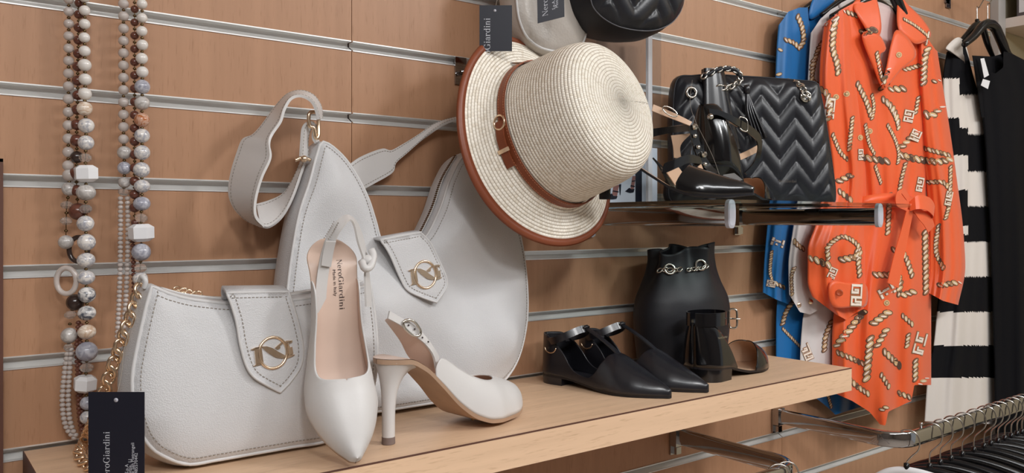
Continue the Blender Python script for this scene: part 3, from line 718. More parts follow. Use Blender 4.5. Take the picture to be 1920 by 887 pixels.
# ------------------------------------------------------------------ ivory slingback pumps
PZ = [(0, .093), (.12, .092), (.22, .082), (.34, .058), (.46, .030), (.56, .014), (.66, .0065), (.8, .0045), (.92, .0055), (1, .010)]
PW = [(0, .026), (.1, .0275), (.22, .0255), (.36, .0265), (.5, .032), (.62, .0375), (.70, .0385), (.80, .033), (.88, .0245), (.94, .0150), (.98, .008), (1, .005)]
PH = [(0, .045), (.3, .050), (.5, .052), (.58, .045), (.64, .038), (.70, .0375), (.78, .034), (.88, .026), (.95, .018), (1, .009)]
PP = [(0, 0), (.20, 0), (.25, 12), (.30, 21), (.40, 27), (.5, 32), (.57, 38), (.61, 46), (.632, 56), (.646, 68), (.654, 80), (.658, 90), (.75, 90), (1, 90)]
LP = 0.226
toe1 = SH(664, 874, 0.002)
p1 = thing('slingback_pump', toe1, 'ivory slingback pump standing on its pointed toe against the small bag', 'shoe', 'ivory slingback pumps')
fr1 = frame(toe1, (-0.085, -0.634, -0.767), (-0.17, -0.80, 0.56))
W1, z1_, w1_, u1, in1 = shoe(p1, fr1, LP, PZ, PW, PH, PP, ('stiletto', 0.002, 0.05, 0.016, 0.0062, 2.6), 'ivory_s', 'lining')
pstrap(p1, 'sling_strap', [(590, 585, -0.222), (592, 540, -0.226), (596, 505, -0.228), (603, 470, -0.232), (615, 437, -0.238), (634, 412, -0.240), (652, 404, -0.236), (668, 416, -0.230), (680, 445, -0.226), (688, 480, -0.224), (690, 500, -0.224), (694, 540, -0.222), (696, 575, -0.222)],
       [(610, 590, -0.222), (612, 545, -0.226), (617, 505, -0.230), (624, 470, -0.236), (634, 440, -0.246), (648, 420, -0.250), (657, 413, -0.250), (664, 424, -0.246), (671, 455, -0.242), (680, 482, -0.238), (684, 500, -0.236), (684, 540, -0.234), (686, 575, -0.232)], 90, 'ivory_s')
pstrap(p1, 'elastic_cover', [(602, 497, -0.2315), (606, 472, -0.235), (611, 452, -0.239)], [(620, 500, -0.2335), (625, 474, -0.239), (630, 453, -0.2445)], 12, 'ivory_s', 0.0036)
kn = MB(); kn.ball(P(690, 488, -0.234), 0.0075, 14, 10, sz=0.8); kn.tube(spline([P(678, 490, -0.236), P(684, 503, -0.243), P(694, 500, -0.242), P(700, 480, -0.236), P(696, 468, -0.232)], 20), 0.0042, 8); kn.build('knot', 'ivory_s', p1)
rv = MB()
for k in range(9):
    for f in (0.3, 0.7):
        t = k/8; rv.ball(P(608 + 18*t**0.9 + (8 if f > 0.5 else 0), 446 - 30*t + (2 if f > 0.5 else 0), -0.2412 - 0.004*f), 0.0007, 6, 4)
stuff(rv.build('strap_stitching', 'stitch', p1))
def on_bed(mb, W, zf, L, txt, x0, y0, size, serif=True, lift=0.0008):
    """lettering laid on the curved footbed, reading towards the toe"""
    if serif:
        for p in serif_text(txt)[0]: mb.add([W(x0 + q[0]*size, y0 + q[1]*size, float(zf((x0 + q[0]*size)/L)) + lift) for q in p], [tuple(range(len(p)))])
    else:
        vs, fs, _ = plain_text(txt); mb.add([W(x0 + q[0]*size, y0 + q[1]*size, float(zf((x0 + q[0]*size)/L)) + lift) for q in vs], fs)
mb = MB(); on_bed(mb, W1, z1_, LP, 'NeroGiardini', 0.030, 0.0045, 0.0078); on_bed(mb, W1, z1_, LP, 'Made in Italy', 0.040, -0.0012, 0.0046, False); mb.build('insole_print', 'ink_k', in1, False)
# second pump, standing on its heel
hp = SH(725, 833, 0.0); toe2 = np.array([0.672, -0.186, ZS])
p2 = thing('slingback_pump', hp, 'ivory slingback pump standing upright with its buckle towards us', 'shoe', 'ivory slingback pumps')
xd = nrm([toe2[0] - hp[0], toe2[1] - hp[1], 0]); LP2 = LP
toe2 = np.array([hp[0], hp[1], ZS]) + xd*(LP2 - 0.014)
fr2 = frame(toe2, xd, (0, 0, 1))
PW2 = [(s, w if s < .88 else {.88: .0285, .94: .0215, .98: .0145, 1: .0105}[s]) for s, w in PW]
PP2 = [(0, 0), (.275, 0), (.30, 16), (.34, 34), (.42, 44), (.50, 47), (.60, 52), (.68, 58), (.725, 66), (.75, 77), (.765, 90), (.85, 90), (1, 90)]
PZ2 = [(s, z + 0.006) for s, z in PZ]
PH2 = [(0, .05), (.3, .052), (.42, .058), (.52, .061), (.62, .058), (.70, .053), (.77, .048), (.86, .041), (.94, .032), (1, .017)]
W2, z2_, w2_, u2, in2 = shoe(p2, fr2, LP2, PZ2, PW2, PH2, PP2, ('stiletto', 0.002, 0.052, 0.0165, 0.0074, 4.2), 'ivory_s', 'lining', ts=0.006)
# upstanding quarter with the buckle strap, seen from its lining below
A = [(822, 668, -0.222), (806, 643, -0.226), (790, 623, -0.228), (770, 606, -0.229), (748, 594, -0.230), (730, 583, -0.231)]
B = [(818, 700, -0.222), (812, 668, -0.227), (796, 645, -0.229), (776, 629, -0.230), (752, 611, -0.231), (727, 597, -0.232)]
pstrap(p2, 'buckle_strap', A, B, 40, 'ivory_s', 0.0026)
pstrap(p2, 'quarter_lining', [(812, 668, -0.224), (796, 645, -0.226), (776, 629, -0.226), (752, 611, -0.226), (727, 596, -0.226)], [(818, 700, -0.200), (790, 692, -0.196), (766, 668, -0.196), (750, 638, -0.202), (722, 600, -0.214)], 34, 'lining', 0.0014)
bc = np.array([P(757, 603, -0.2335), P(768, 600, -0.2335), P(779, 606, -0.2335), P(788, 620, -0.2335), P(786, 629, -0.2335), P(775, 629, -0.2335), P(763, 620, -0.2335), P(757, 611, -0.2335)])
MB().tube(spline(bc, 40, closed=True), 0.0017, 8, closed=True).build('buckle', 'silver', p2)
hm = MB()
for q in ((766, 610), (777.5, 617), (792, 633), (803, 641)): hm.lathe([(0.0011, 0), (0.0011, 0.0005), (0.00001, 0.0005)], P(q[0], q[1], -0.2325), (-0.4, -0.9, 0.15), 10)
stuff(hm.build('strap_holes', 'ink_k', p2))
mb = MB().ball(W2(LP2*0.60, -0.012, z2_(0.6) - 0.0062), 0.0022, 10, 6); mb.build('sole_stud', 'brass', p2)
# ------------------------------------------------------------------ black pointed flats with a T-strap
FZ = [(0, .0165), (.25, .0150), (.45, .009), (.6, .0055), (.8, .0045), (1, .0055)]
FW = [(0, .0265), (.1, .0285), (.25, .027), (.4, .029), (.55, .035), (.66, .0375), (.76, .033), (.85, .0235), (.92, .0145), (.97, .0065), (1, .0032)]
FH = [(0, .102), (.1, .102), (.2, .092), (.32, .066), (.4, .052), (.55, .054), (.62, .051), (.72, .040), (.84, .027), (.94, .016), (1, .008)]
FP = [(0, 37), (.06, 37), (.12, 34), (.18, 30), (.24, 24), (.29, 16), (.34, 12), (.44, 12), (.5, 22), (.55, 48), (.585, 76), (.60, 90), (.75, 90), (1, 90)]
def tflat(label, toe, heelpt):
    toe = np.array([toe[0], toe[1], ZS]); d = np.array([toe[0] - heelpt[0], toe[1] - heelpt[1], 0]); L = np.linalg.norm(d)
    r = thing('t_strap_flat', (heelpt[0], heelpt[1], ZS), label, 'shoe', 'black T-strap flats')
    W, zf, w_, u, ins = shoe(r, frame(toe, d, (0, 0, 1)), L, FZ, FW, FH, FP, ('block', 0.05, 0.012), 'black', 'blackmat', sole='blackmat', ts=0.0042, inner='blackmat')
    lstrap(r, 't_bar', W, [(L*.61, 0, .055), (L*.54, 0, .066), (L*.45, 0, .078), (L*.37, 0, .087), (L*.335, 0, .090)], (.010, .0085), (0, 1, 0), 24, 0.0022, 'black')
    c = [(L*.10, .022, .066), (L*.18, .030, .070), (L*.26, .028, .078), (L*.33, .012, .087), (L*.345, 0, .088), (L*.33, -.012, .087), (L*.26, -.028, .078), (L*.18, -.030, .070), (L*.10, -.022, .066)]
    lstrap(r, 'ankle_strap', W, c, .011, [(-.3, .1, .95), (-.5, 0, .86), (-.3, -.1, .95)], 60, 0.0022, 'black')
    mb = MB().tube([W(L*.345 + 0.0065*math.cos(t)*0.5, 0.0065*math.sin(t), .0895 + 0.002*math.cos(t)) for t in np.linspace(0, 2*math.pi, 15)[:-1]], 0.0018, 6, closed=True); mb.build('strap_keeper', 'black', r)
    mb = MB().tube([W(L*.135 + 0.0105*math.cos(t), .0265 if True else 0, .058 + 0.0085*math.sin(t)) for t in np.linspace(math.pi, 2*math.pi, 12)], 0.0010, 6); mb.build('ring', 'gold', r)
    MB().tube([W(L*.135 + 0.0105*math.cos(t), -.0285, .058 + 0.0085*math.sin(t)) for t in np.linspace(math.pi, 2*math.pi, 12)], 0.0010, 6).build('ring', 'gold', r)
    return r, W, L
r1, Wt1, Lt1 = tflat('black T-strap flat with the nearer pointed toe, left of its pair', SH(1259, 748)[:2], (0.832, -0.034))
r2, Wt2, Lt2 = tflat('black T-strap flat beside the bucket bag, right of its pair', SH(1329, 737)[:2], (0.906, -0.036))
for rr, Wt, L in ((r1, Wt1, Lt1), (r2, Wt2, Lt2)):
    ch = None
    for k in range(6):
        c = np.array(Wt(L*.585, 0.020 - 0.003*k, .046 + 0.0016*(k % 2))); mb = MB().tube([c + 0.0035*np.array([math.cos(t), math.sin(t)*0.6, 0.7*math.sin(t + k)]) for t in np.linspace(0, 2*math.pi, 11)[:-1]], 0.0007, 5, closed=True)
        if ch is None: ch = mb.build('chain', 'silver', rr)
        else: mb.build('chain_link', 'silver', ch)
# ------------------------------------------------------------------ black flat with a broad ankle strap
h3 = np.array([1.008, -0.188]); dd = np.array([math.cos(0.10), math.sin(0.10)]); L3 = 0.21; t3 = h3 + dd*L3
a3 = thing('ankle_strap_flat', (h3[0], h3[1], ZS), 'black open-waist flat with broad buckled ankle strap and tan lining', 'shoe')
AP = [(0, 56), (.06, 55), (.12, 48), (.18, 38), (.25, 25), (.32, 11), (.35, 4), (.38, 0), (.58, 0), (.61, 8), (.64, 26), (.68, 48), (.72, 74), (.745, 90), (.8, 90), (1, 90)]
AH = [(0, .084), (.1, .086), (.2, .082), (.4, .06), (.6, .052), (.7, .048), (.8, .040), (.9, .030), (1, .014)]
AZ = [(0, .024), (.25, .022), (.4, .014), (.55, .008), (.8, .006), (1, .008)]
AW = [(0, .033), (.1, .036), (.25, .035), (.4, .033), (.55, .035), (.7, .038), (.8, .034), (.9, .024), (.97, .013), (1, .008)]
W3, z3_, w3_, u3, in3 = shoe(a3, frame((t3[0], t3[1], ZS), (dd[0], dd[1], 0), (0, 0, 1)), L3, AZ, AW, AH, AP, ('block', 0.058, 0.018), 'blackgloss', 'tan', sole='blackmat', inner='tan')
c = []
for t in np.linspace(0.15, 2*math.pi - 0.15, 22): c.append((L3*.17 - 0.037*math.cos(t), -0.028*math.sin(t), .098))
c.append((L3*.02, 0.012, .097))
lstrap(a3, 'ankle_strap', W3, c, .021, (0, 0, 1), 80, 0.0024, 'blackgloss')
mb = MB(); q = [W3(L3*.31, -0.030 + 0, .096)]
bx_ = np.array(W3(L3*.345, -0.026, .096)); ex3 = np.array([dd[0], dd[1], 0]); side = nrm(np.array([0.55, -0.8, 0]))
mb.tube([bx_ + side*0.0065*math.copysign(abs(math.cos(t))**0.5, math.cos(t)) + np.array([0, 0, 0.0155*math.copysign(abs(math.sin(t))**0.5, math.sin(t))]) for t in np.linspace(0, 2*math.pi, 25)[:-1]], 0.0018, 8, closed=True)
bk = mb.build('buckle', 'silver', a3)
MB().tube([bx_ - side*0.006, bx_ + side*0.010 + np.array([-0.002, -0.003, 0.0])], 0.0013, 8).build('prong', 'silver', bk)
lx = W3(L3*.12, -0.031, .066); tv = nrm(np.array([dd[0], dd[1], 0]))
mb = MB(); put_text(mb, 'NeroGiardini', np.array(W3(L3*.10, -0.0300, .068)), tv, (0, 0.25, 1), 0.0046, lift=0.0018); mb.build('lettering', 'silver', a3, False)
# ================================================================== STRAW HAT ON A HOOK
hc = P(1020, 259, -0.135); hax = nrm([0.19, -1, 0.30]); RB = 0.1585
prof = [(RB, -0.010), (0.150, -0.0065), (0.138, -0.0015), (0.126, 0.002), (0.115, 0.006), (0.1090, 0.011), (0.1062, 0.018), (0.1050, 0.030), (0.1040, 0.048), (0.1028, 0.068), (0.1012, 0.088), (0.0988, 0.104), (0.0950, 0.1165), (0.0890, 0.1260), (0.0800, 0.1325), (0.066, 0.1370), (0.045, 0.1400), (0.022, 0.1415), (0.0008, 0.1420)]
pd = spline(prof, 120)
hat = thing('straw_hat', hc, 'natural straw hat with brown leather trim hanging before the bags', 'hat')
ax = hax; ha = nrm(np.cross(ax, [0, 0, 1.0])); hb = np.cross(ax, ha); NA = 120
# the seam of the angle sits on the side turned to the wall shelf (top right of the crown)
mb = MB(); th0 = math.radians(185)
bend = lambda t, r: -0.010*max(0, (r - 0.112)/0.046)*math.cos(2*(t - 0.5))
g = [[hc + ax*(h + bend(t, r)) + r*(math.cos(t + th0)*ha + math.sin(t + th0)*hb) for t in np.linspace(0, 2*math.pi, NA + 1)] for r, h in pd]
mb.grid(g)
arc = np.concatenate([[0], np.cumsum(np.linalg.norm(np.diff(pd, axis=0), axis=1))])
ms = bpy.data.materials.new('woven_straw'); ms.use_nodes = True; nt = ms.node_tree; b = nt.nodes['Principled BSDF']; b.inputs['Roughness'].default_value = 0.72
def N(t, **k):
    n = nt.nodes.new(t)
    for a, v in k.items(): setattr(n, a, v)
    return n
at = N('ShaderNodeAttribute', attribute_name='weave'); sep = N('ShaderNodeSeparateXYZ'); nt.links.new(at.outputs['Vector'], sep.inputs[0])
def math_(op, a, b_=None, c=None):
    n = N('ShaderNodeMath', operation=op)
    for i, x in enumerate((a, b_, c)):
        if x is None: continue
        if hasattr(x, 'links'): nt.links.new(x, n.inputs[i])
        else: n.inputs[i].default_value = x
    return n.outputs[0]
row = math_('MULTIPLY', sep.outputs['Y'], 1/0.0047); fr_ = math_('FRACT', row); fl_ = math_('FLOOR', row)
ringh = math_('SINE', math_('MULTIPLY', fr_, math.pi))
st = math_('ADD', math_('MULTIPLY', sep.outputs['X'], 1/0.0036), math_('MULTIPLY', fl_, 0.37))
sth = math_('SINE', math_('MULTIPLY', math_('FRACT', st), math.pi))
hgt = math_('MULTIPLY', math_('POWER', ringh, 0.6), math_('ADD', 0.55, math_('MULTIPLY', sth, 0.45)))
bp = N('ShaderNodeBump'); bp.inputs['Strength'].default_value = 0.9; bp.inputs['Distance'].default_value = 0.0016
nt.links.new(hgt, bp.inputs['Height']); nt.links.new(bp.outputs['Normal'], b.inputs['Normal'])
rp = N('ShaderNodeValToRGB'); e = rp.color_ramp.elements; e[0].position = 0.12; e[1].position = 0.62
e[0].color = lin((198, 184, 164)) + (1,); e[1].color = lin((252, 245, 232)) + (1,)
nt.links.new(hgt, rp.inputs['Fac'])
wn = N('ShaderNodeTexWhiteNoise', noise_dimensions='2D'); cmb = N('ShaderNodeCombineXYZ'); nt.links.new(math_('FLOOR', st), cmb.inputs[0]); nt.links.new(fl_, cmb.inputs[1]); nt.links.new(cmb.outputs[0], wn.inputs['Vector'])
mx = N('ShaderNodeMixRGB', blend_type='MULTIPLY'); rp2 = N('ShaderNodeValToRGB'); e = rp2.color_ramp.elements; e[0].color = (0.80, 0.76, 0.70, 1); e[1].color = (1, 1, 1, 1); e[0].position = 0.0; e[1].position = 0.55
nt.links.new(wn.outputs['Value'], rp2.inputs['Fac']); mx.inputs['Fac'].default_value = 0.7; nt.links.new(rp.outputs['Color'], mx.inputs['Color1']); nt.links.new(rp2.outputs['Color'], mx.inputs['Color2']); nt.links.new(mx.outputs['Color'], b.inputs['Base Color'])
ho = mb.build('straw_body', ms, hat)
at_ = ho.data.attributes.new('weave', 'FLOAT_VECTOR', 'POINT')
vals = np.zeros((len(pd), NA + 1, 3))
# stitch coordinate keeps about the same pitch on each braid ring
for i, (r, h) in enumerate(pd):
    vals[i, :, 0] = np.linspace(0, 0.0036*176, NA + 1); vals[i, :, 1] = arc[i]
at_.data.foreach_set('vector', vals.reshape(-1))
sm = ho.modifiers.new('thickness', 'SOLIDIFY'); sm.thickness = 0.0022; sm.offset = -1
M['rust'] = mat('rust_leather', (128, 66, 40), 0.42, bump=('noise', 400, 0.12, 0.0006), var=(60, 0.06))
tt = np.linspace(0, 2*math.pi, 121)[:-1]
def hp_(t, r, h): return hc + ax*(h + bend(t, r)) + r*(math.cos(t + th0)*ha + math.sin(t + th0)*hb)
pb = [(RB - 0.0085, -0.0048), (RB - 0.001, -0.0080), (RB + 0.0012, -0.0108), (RB - 0.001, -0.0132), (RB - 0.0090, -0.0098)]
MB().grid([[hp_(t, r, h) for r, h in pb] for t in tt], cu=True, cv=True).build('brim_binding', 'rust', hat)
band = [(0.1078, 0.0155), (0.1064, 0.0275), (0.1078, 0.0275), (0.1093, 0.0155)]
bd = MB().grid([[hp_(t, r + 0.0008, h) for r, h in band] for t in tt], cu=True, cv=True).build('hat_band', 'rust', hat, True, ang=40)
sb = MB()
for r, h in ((0.1096, 0.0175), (0.1085, 0.0257)): dashes(sb, [hp_(t, r + 0.0006, h) for t in np.linspace(0, 2*math.pi, 200)], ax, 0.0003)
stuff(sb.build('stitching', mat('rust_thread', (196, 128, 92), 0.7), bd))
# buckle and strap end: find the angle whose band point falls at the buckle in the picture
def projpx(p):
    q = np.array(p) - CAM; d = CA*q[0] + SA*q[1]; l = SA*q[0] - CA*q[1]; return CX + F_PX*l/d, HOR - F_PX*q[2]/d
tb = min(np.linspace(0, 2*math.pi, 361), key=lambda t: (projpx(hp_(t, 0.1060, 0.0215))[0] - 952)**2 + (projpx(hp_(t, 0.1060, 0.0215))[1] - 226)**2)
sgn = 1 if projpx(hp_(tb + 0.2, 0.11, 0.02))[1] > projpx(hp_(tb, 0.11, 0.02))[1] else -1
A = [hp_(tb + sgn*q, 0.1118 + 0.003*min(q/0.2, 1), 0.0125 - 0.010*q) for q in np.linspace(0.0, 0.56, 16)]
Bq = [hp_(tb + sgn*q, 0.1104 + 0.003*min(q/0.2, 1), 0.0245 - 0.010*q) for q in np.linspace(0.0, 0.56, 16)]
MB().ribbon(A, Bq, 0.0024).build('strap_end', 'rust', hat, True, ang=40)
ring = [hp_(tb + sgn*(0.02 + 0.085*math.cos(t)), 0.1132, 0.0195 + 0.0092*math.sin(t)) for t in np.linspace(0, 2*math.pi, 25)[:-1]]
MB().tube(ring, 0.0013, 8, closed=True).build('buckle', 'gold', hat)
A = [hp_(tb + sgn*0.33, 0.1165, h) for h in np.linspace(0.0065, 0.0255, 5)]; Bq = [hp_(tb + sgn*0.375, 0.1165, h) for h in np.linspace(0.0065, 0.0255, 5)]
MB().ribbon(A, Bq, 0.0018).build('keeper', 'gold', hat, True, ang=40)
# the prong that carries it
hk = P(862, 140, 0)
hook = thing('wall_hook', hk, 'dark display hook in the slatted wall left of the straw hat', 'hook')
MB().box((hk[0] - 0.010, -0.0035, hk[2] - 0.016), (hk[0] + 0.010, -0.0012, hk[2] + 0.026)).build('wall_plate', 'chrome', hook, False)
pth = [(hk[0], -0.003, hk[2] + 0.002), (hk[0], -0.08, hk[2] + 0.002), (hk[0] + 0.02, -0.150, hk[2] - 0.004), (hk[0] + 0.04, -0.19, hk[2] + 0.006)]
MB().tube(spline(pth, 24), 0.0035, 10).build('prong', 'chrome', hook)
# ================================================================== BLACK BUCKET BAG
bc = np.array([1.112, -0.075, ZS]); bk = thing('bucket_bag', bc, 'black drawstring bucket bag standing behind the black flats on the shelf', 'handbag')
prof = ctrl([(0, .096), (.03, .100), (.06, .104), (.09, .1055), (.115, .102), (.14, .090), (.17, .074), (.192, .067), (.206, .066)])
NT = 120; g = []
for z in np.linspace(0.001, .206, 46):
    row = []; q = max(0, (z - .11)/.096)
    for t in np.arange(NT)*2*math.pi/NT:
        r = float(prof(z)); fold = q**1.3*0.010*(math.cos(5*t + 0.6) + 0.5*math.cos(9*t + 1))
        zz = z + q**2*0.005*math.cos(4*t + 0.9) + q*0.005*math.cos(t)
        row.append(bc + np.array([(r + fold)*math.cos(t), (r*0.60 + fold*0.8)*math.sin(t), zz + 0.0005]))
    g.append(row)
mb = MB().grid(g, cv=True, flip=False)
body = mb.build('body', 'blackmat', bk)
sm = body.modifiers.new('thickness', 'SOLIDIFY'); sm.thickness = 0.002; sm.offset = -1
MB().add([p for p in g[0]], [tuple(range(NT - 1, -1, -1))]).build('base', 'blackmat', bk)
def ringpx(parent, name, u, v, y, r, wire, m='silver', n=None):
    c = P(u, v, y); vw = nrm(CAM - c) if n is None else nrm(n); a = nrm(np.cross(vw, [0, 0, 1])); b_ = np.cross(vw, a)
    return MB().tube([c + r*(math.cos(t)*a + math.sin(t)*b_) for t in np.linspace(0, 2*math.pi, 21)[:-1]], wire, 8, closed=True).build(name, m, parent)
tree = BVHTree.FromPolygons([Vector(p) for p in mb.v], mb.f)
def hit(tree_, u, v, lift):
    d = RAY(u, v); h = tree_.ray_cast(Vector(CAM), Vector(nrm(d)))
    if h[0] is None: return None, None
    n = np.array(h[1]); n = n if np.dot(n, d) < 0 else -n
    return np.array(h[0]) + n*lift, n
for u, v in ((1313, 497), (1255, 505)):
    p, n = hit(tree, u, v, 0.002)
    if p is not None:
        a = nrm(np.cross(n, [0, 0, 1])); b_ = np.cross(n, a); MB().tube([p + 0.0085*(math.cos(t)*a + math.sin(t)*b_) for t in np.linspace(0, 2*math.pi, 21)[:-1]], 0.0022, 8, closed=True).build('eyelet', 'silver', bk)
pts = []
for u, v in ((1238, 508), (1246, 506), (1255, 507), (1264, 508), (1272, 506)):
    p, n = hit(tree, u, v, 0.004)
    if p is not None: pts.append(p)
if len(pts) > 2: chain(bk, 'drawstring_chain', spline(pts, 20), 0.010, 0.0014, 'silver')
pts = []
for u, v in ((1288, 507), (1296, 506), (1305, 505), (1313, 504), (1322, 500)):
    p, n = hit(tree, u, v, 0.004)
    if p is not None: pts.append(p)
if len(pts) > 2: chain(bk, 'drawstring_chain', spline(pts, 20), 0.008, 0.0012, 'silver')
# ================================================================== QUILTED TOTE ON THE GLASS
GZ = gz + 0.0062
tl_ = np.array([1.109, -0.060]); tr_ = np.array([1.390, -0.200]); yaw = math.atan2(tr_[1] - tl_[1], tr_[0] - tl_[0])
pt = Panel(tl_[0], tl_[1], tl_[1] + 0.012, 0.25, yaw, GZ)
def chev(q):
    x, z = q[:, 0], q[:, 1]; p = 0.066; A = 0.040; tri = np.abs(((x/p) % 1.0) - 0.5)*2
    ph = (z + A*tri)/0.040; return np.abs(np.sin(math.pi*ph))**0.7
px = [(1264, 386), (1262, 300), (1262, 200), (1270, 148), (1300, 142), (1340, 140), (1390, 143), (1440, 146), (1500, 151), (1530, 155), (1538, 175), (1548, 230), (1560, 310), (1566, 360), (1562, 383), (1540, 388), (1400, 388)]
raw = np.array([pt.px(*p) for p in px]); raw[:, 1] = np.maximum(raw[:, 1], 0.001)
ot = spline(raw, 150, closed=True); ot[:, 1] = np.maximum(ot[:, 1], 0.0008)
tote = thing('quilted_tote', (1.25, -0.12, GZ), 'black chevron-quilted tote bag with chain handles on the glass shelf', 'handbag')
pts, tri = fill2d(ot, 0.0027); d = dist_to_poly(pts, ot)
h = puff(d, 0.06, 0.012) + chev(pts)*0.0040*np.clip((d - 0.004)/0.012, 0, 1)
v = pt.w(pts, h); a, b_, c_ = v[tri[0][0]], v[tri[0][1]], v[tri[0][2]]
if np.dot(np.cross(b_ - a, c_ - a), pt.n) < 0: tri = [t[::-1] for t in tri]
M['quilt'] = mat('black_quilted', (27, 28, 34), 0.36, bump=('noise', 260, 0.12, 0.001))
fpn = MB().add(v, tri).build('quilted_front', 'quilt', tote)
gusset_mesh(pt, ot, 0, -0.026, 0.003).build('gusset', 'quilt', tote)
panel_mesh(pt, ot, 0.05, -0.003, 0.012, base=-0.026).build('back_panel', 'quilt', tote)
MB().tube(pt.w(ot, 0.0003), 0.0016, 6, closed=True).build('piping', 'blackmat', tote)
lg = pt.px(1460, 342, lift=0.020); mb = MB(); put_text(mb, 'NeroGiardini', pt.w(lg, 0.0200)[0], pt.ex, pt.ez, 0.0072, wscale=0.85); mb.build('metal_lettering', 'silver', fpn, False)
for (u, v_) in ((1510, 181), (1296, 174)):
    q = pt.w(pt.px(u, v_, lift=0.016), 0.017)[0]; MB().tube([q + pt.ex*0.0088*math.cos(t) + pt.ez*0.0088*math.sin(t) for t in np.linspace(0, 2*math.pi, 21)[:-1]], 0.0026, 8, closed=True).build('eyelet', 'silver', tote)
tw = lambda u, v_, l: pt.w(pt.px(u, v_, lift=l), l)[0]
chain(tote, 'chain', spline([tw(1512, 184, 0.019), tw(1507, 170, 0.019), tw(1500, 160, 0.012), tw(1490, 156, 0.004), tw(1478, 153, -0.006), tw(1466, 157, -0.012)], 30), 0.013, 0.0021, 'silver')
hdl = [(1296, 172, 0.018), (1306, 160, 0.020), (1320, 143, 0.022), (1345, 131, 0.024), (1368, 129, 0.024), (1382, 134, 0.024), (1388, 146, 0.024), (1380, 158, 0.024), (1362, 165, 0.024), (1348, 163, 0.022)]
chain(tote, 'chain', spline([tw(*q) for q in hdl[2:]], 60), 0.012, 0.0019, 'silver')
MB().tube(spline([tw(*q) for q in hdl[2:7]], 24), 0.0046, 8).build('handle_leather', 'quilt', tote)
# bunched front pouch and tassel
A = []
for t in np.linspace(0, 1, 16):
    A.append(tw(1316 + 6*t, 128 + 210*t, 0.016))
ptree = None
cen = tw(1335, 220, 0.018); rows = []
for z_ in np.linspace(0, 1, 18):
    r0 = 0.020 + 0.018*z_; c0 = tw(1336 + 14*z_, 130 + 150*z_, 0.012); row = []
    for t in np.arange(28)*2*math.pi/28:
        row.append(c0 + pt.ex*(r0*math.cos(t)*(1 + 0.1*math.cos(5*t))) + pt.n*(0.011 + 0.006*z_)*math.sin(t)*(1 + 0.12*math.cos(5*t)))
    rows.append(row)
MB().grid(rows, cv=True, flip=True).build('gathered_pouch', 'black', tote)
ts_ = MB(); top = tw(1400, 168, 0.026)
for k in range(13):
    e_ = tw(1412 + 2.2*k, 262 - 0.6*abs(k - 6), 0.028 + 0.004*((k*7) % 3)); m_ = tw(1399 + 1.5*k, 210, 0.028 + 0.003*(k % 3)); ts_.tube(spline([top, m_, e_], 10), 0.0019, 5)
stuff(ts_.build('tassel', 'black', tote)); MB().lathe([(0.0001, 0), (0.006, 0.001), (0.0065, 0.012), (0.004, 0.016), (0.0001, 0.017)], top - np.array([0, 0, 0.008]), (0, 0, 1), 14).build('tassel_cap', 'black', tote)
MB().tube(spline([tw(1374, 158, 0.024), tw(1388, 160, 0.026), top], 10), 0.0014, 6).build('tassel_cord', 'black', tote)
# ================================================================== STUDDED SANDALS ON THE GLASS
SZ = [(0, .062), (.12, .061), (.25, .052), (.4, .031), (.52, .015), (.64, .007), (.8, .005), (1, .008)]
SW = [(0, .025), (.1, .027), (.25, .026), (.4, .028), (.55, .034), (.66, .0365), (.76, .031), (.85, .022), (.92, .014), (.97, .0075), (1, .004)]
SHH = [(0, .07), (.1, .07), (.3, .05), (.55, .044), (.62, .040), (.72, .034), (.84, .025), (.94, .016), (1, .008)]
SPA = [(0, 0), (.525, 0), (.54, 12), (.57, 34), (.60, 58), (.625, 90), (.75, 90), (1, 90)]
tA = P(1415, 380, -0.362); tA[2] = GZ; dA = np.array([0.60, -0.80, 0]); LA = 0.222
sA = thing('studded_sandal', tA - dA*LA, 'black pointed sandal with studded T-strap, half behind the straw hat', 'shoe', 'black strappy heels on the glass shelf')
WA, zA, wA, uA, inA = shoe(sA, frame(tA, dA, (0, 0, 1)), LA, SZ, SW, SHH, SPA, ('stiletto', 0.002, 0.046, 0.018, 0.008, 2.0), 'blackgloss', 'tan', sole='blackmat', inner='tan', tipmat='blackmat')
yA = -0.218
pstrap(sA, 't_strap', [(1292, 236, yA), (1297, 262, yA), (1305, 290, yA), (1318, 312, yA), (1334, 328, -0.227)], [(1304, 232, yA), (1309, 258, yA), (1318, 284, yA), (1330, 306, yA), (1346, 324, -0.227)], 30, 'blackgloss', 0.0022)
pstrap(sA, 'ankle_strap', [(1205, 244, -0.162), (1235, 240, -0.177), (1265, 236, -0.197), (1295, 232, yA)], [(1205, 262, -0.162), (1235, 254, -0.177), (1268, 248, -0.197), (1298, 246, yA)], 24, 'blackgloss', 0.0022)
pstrap(sA, 'strap_tongue', [(1225, 196, -0.192), (1245, 204, -0.202), (1268, 214, -0.212), (1297, 229, yA - 0.002)], [(1222, 208, -0.192), (1245, 217, -0.202), (1268, 226, -0.212), (1293, 236, yA - 0.002)], 20, 'tan', 0.0022)
pstrap(sA, 'strap_lining', [(1258, 254, -0.192), (1262, 275, -0.192), (1264, 296, -0.192)], [(1296, 250, -0.207), (1276, 272, -0.197), (1276, 296, -0.192)], 12, 'tan', 0.0018)
pstrap(sA, 'instep_strap', [(1246, 306, -0.217), (1266, 298, -0.222), (1290, 290, -0.222), (1312, 294, -0.220)], [(1240, 324, -0.217), (1266, 317, -0.222), (1290, 306, -0.222), (1316, 308, -0.220)], 20, 'blackgloss', 0.0022)
pstrap(sA, 'turned_lining', [(1250, 324, -0.242), (1272, 314, -0.242)], [(1266, 348, -0.242), (1291, 340, -0.242)], 6, 'tan', 0.0018)
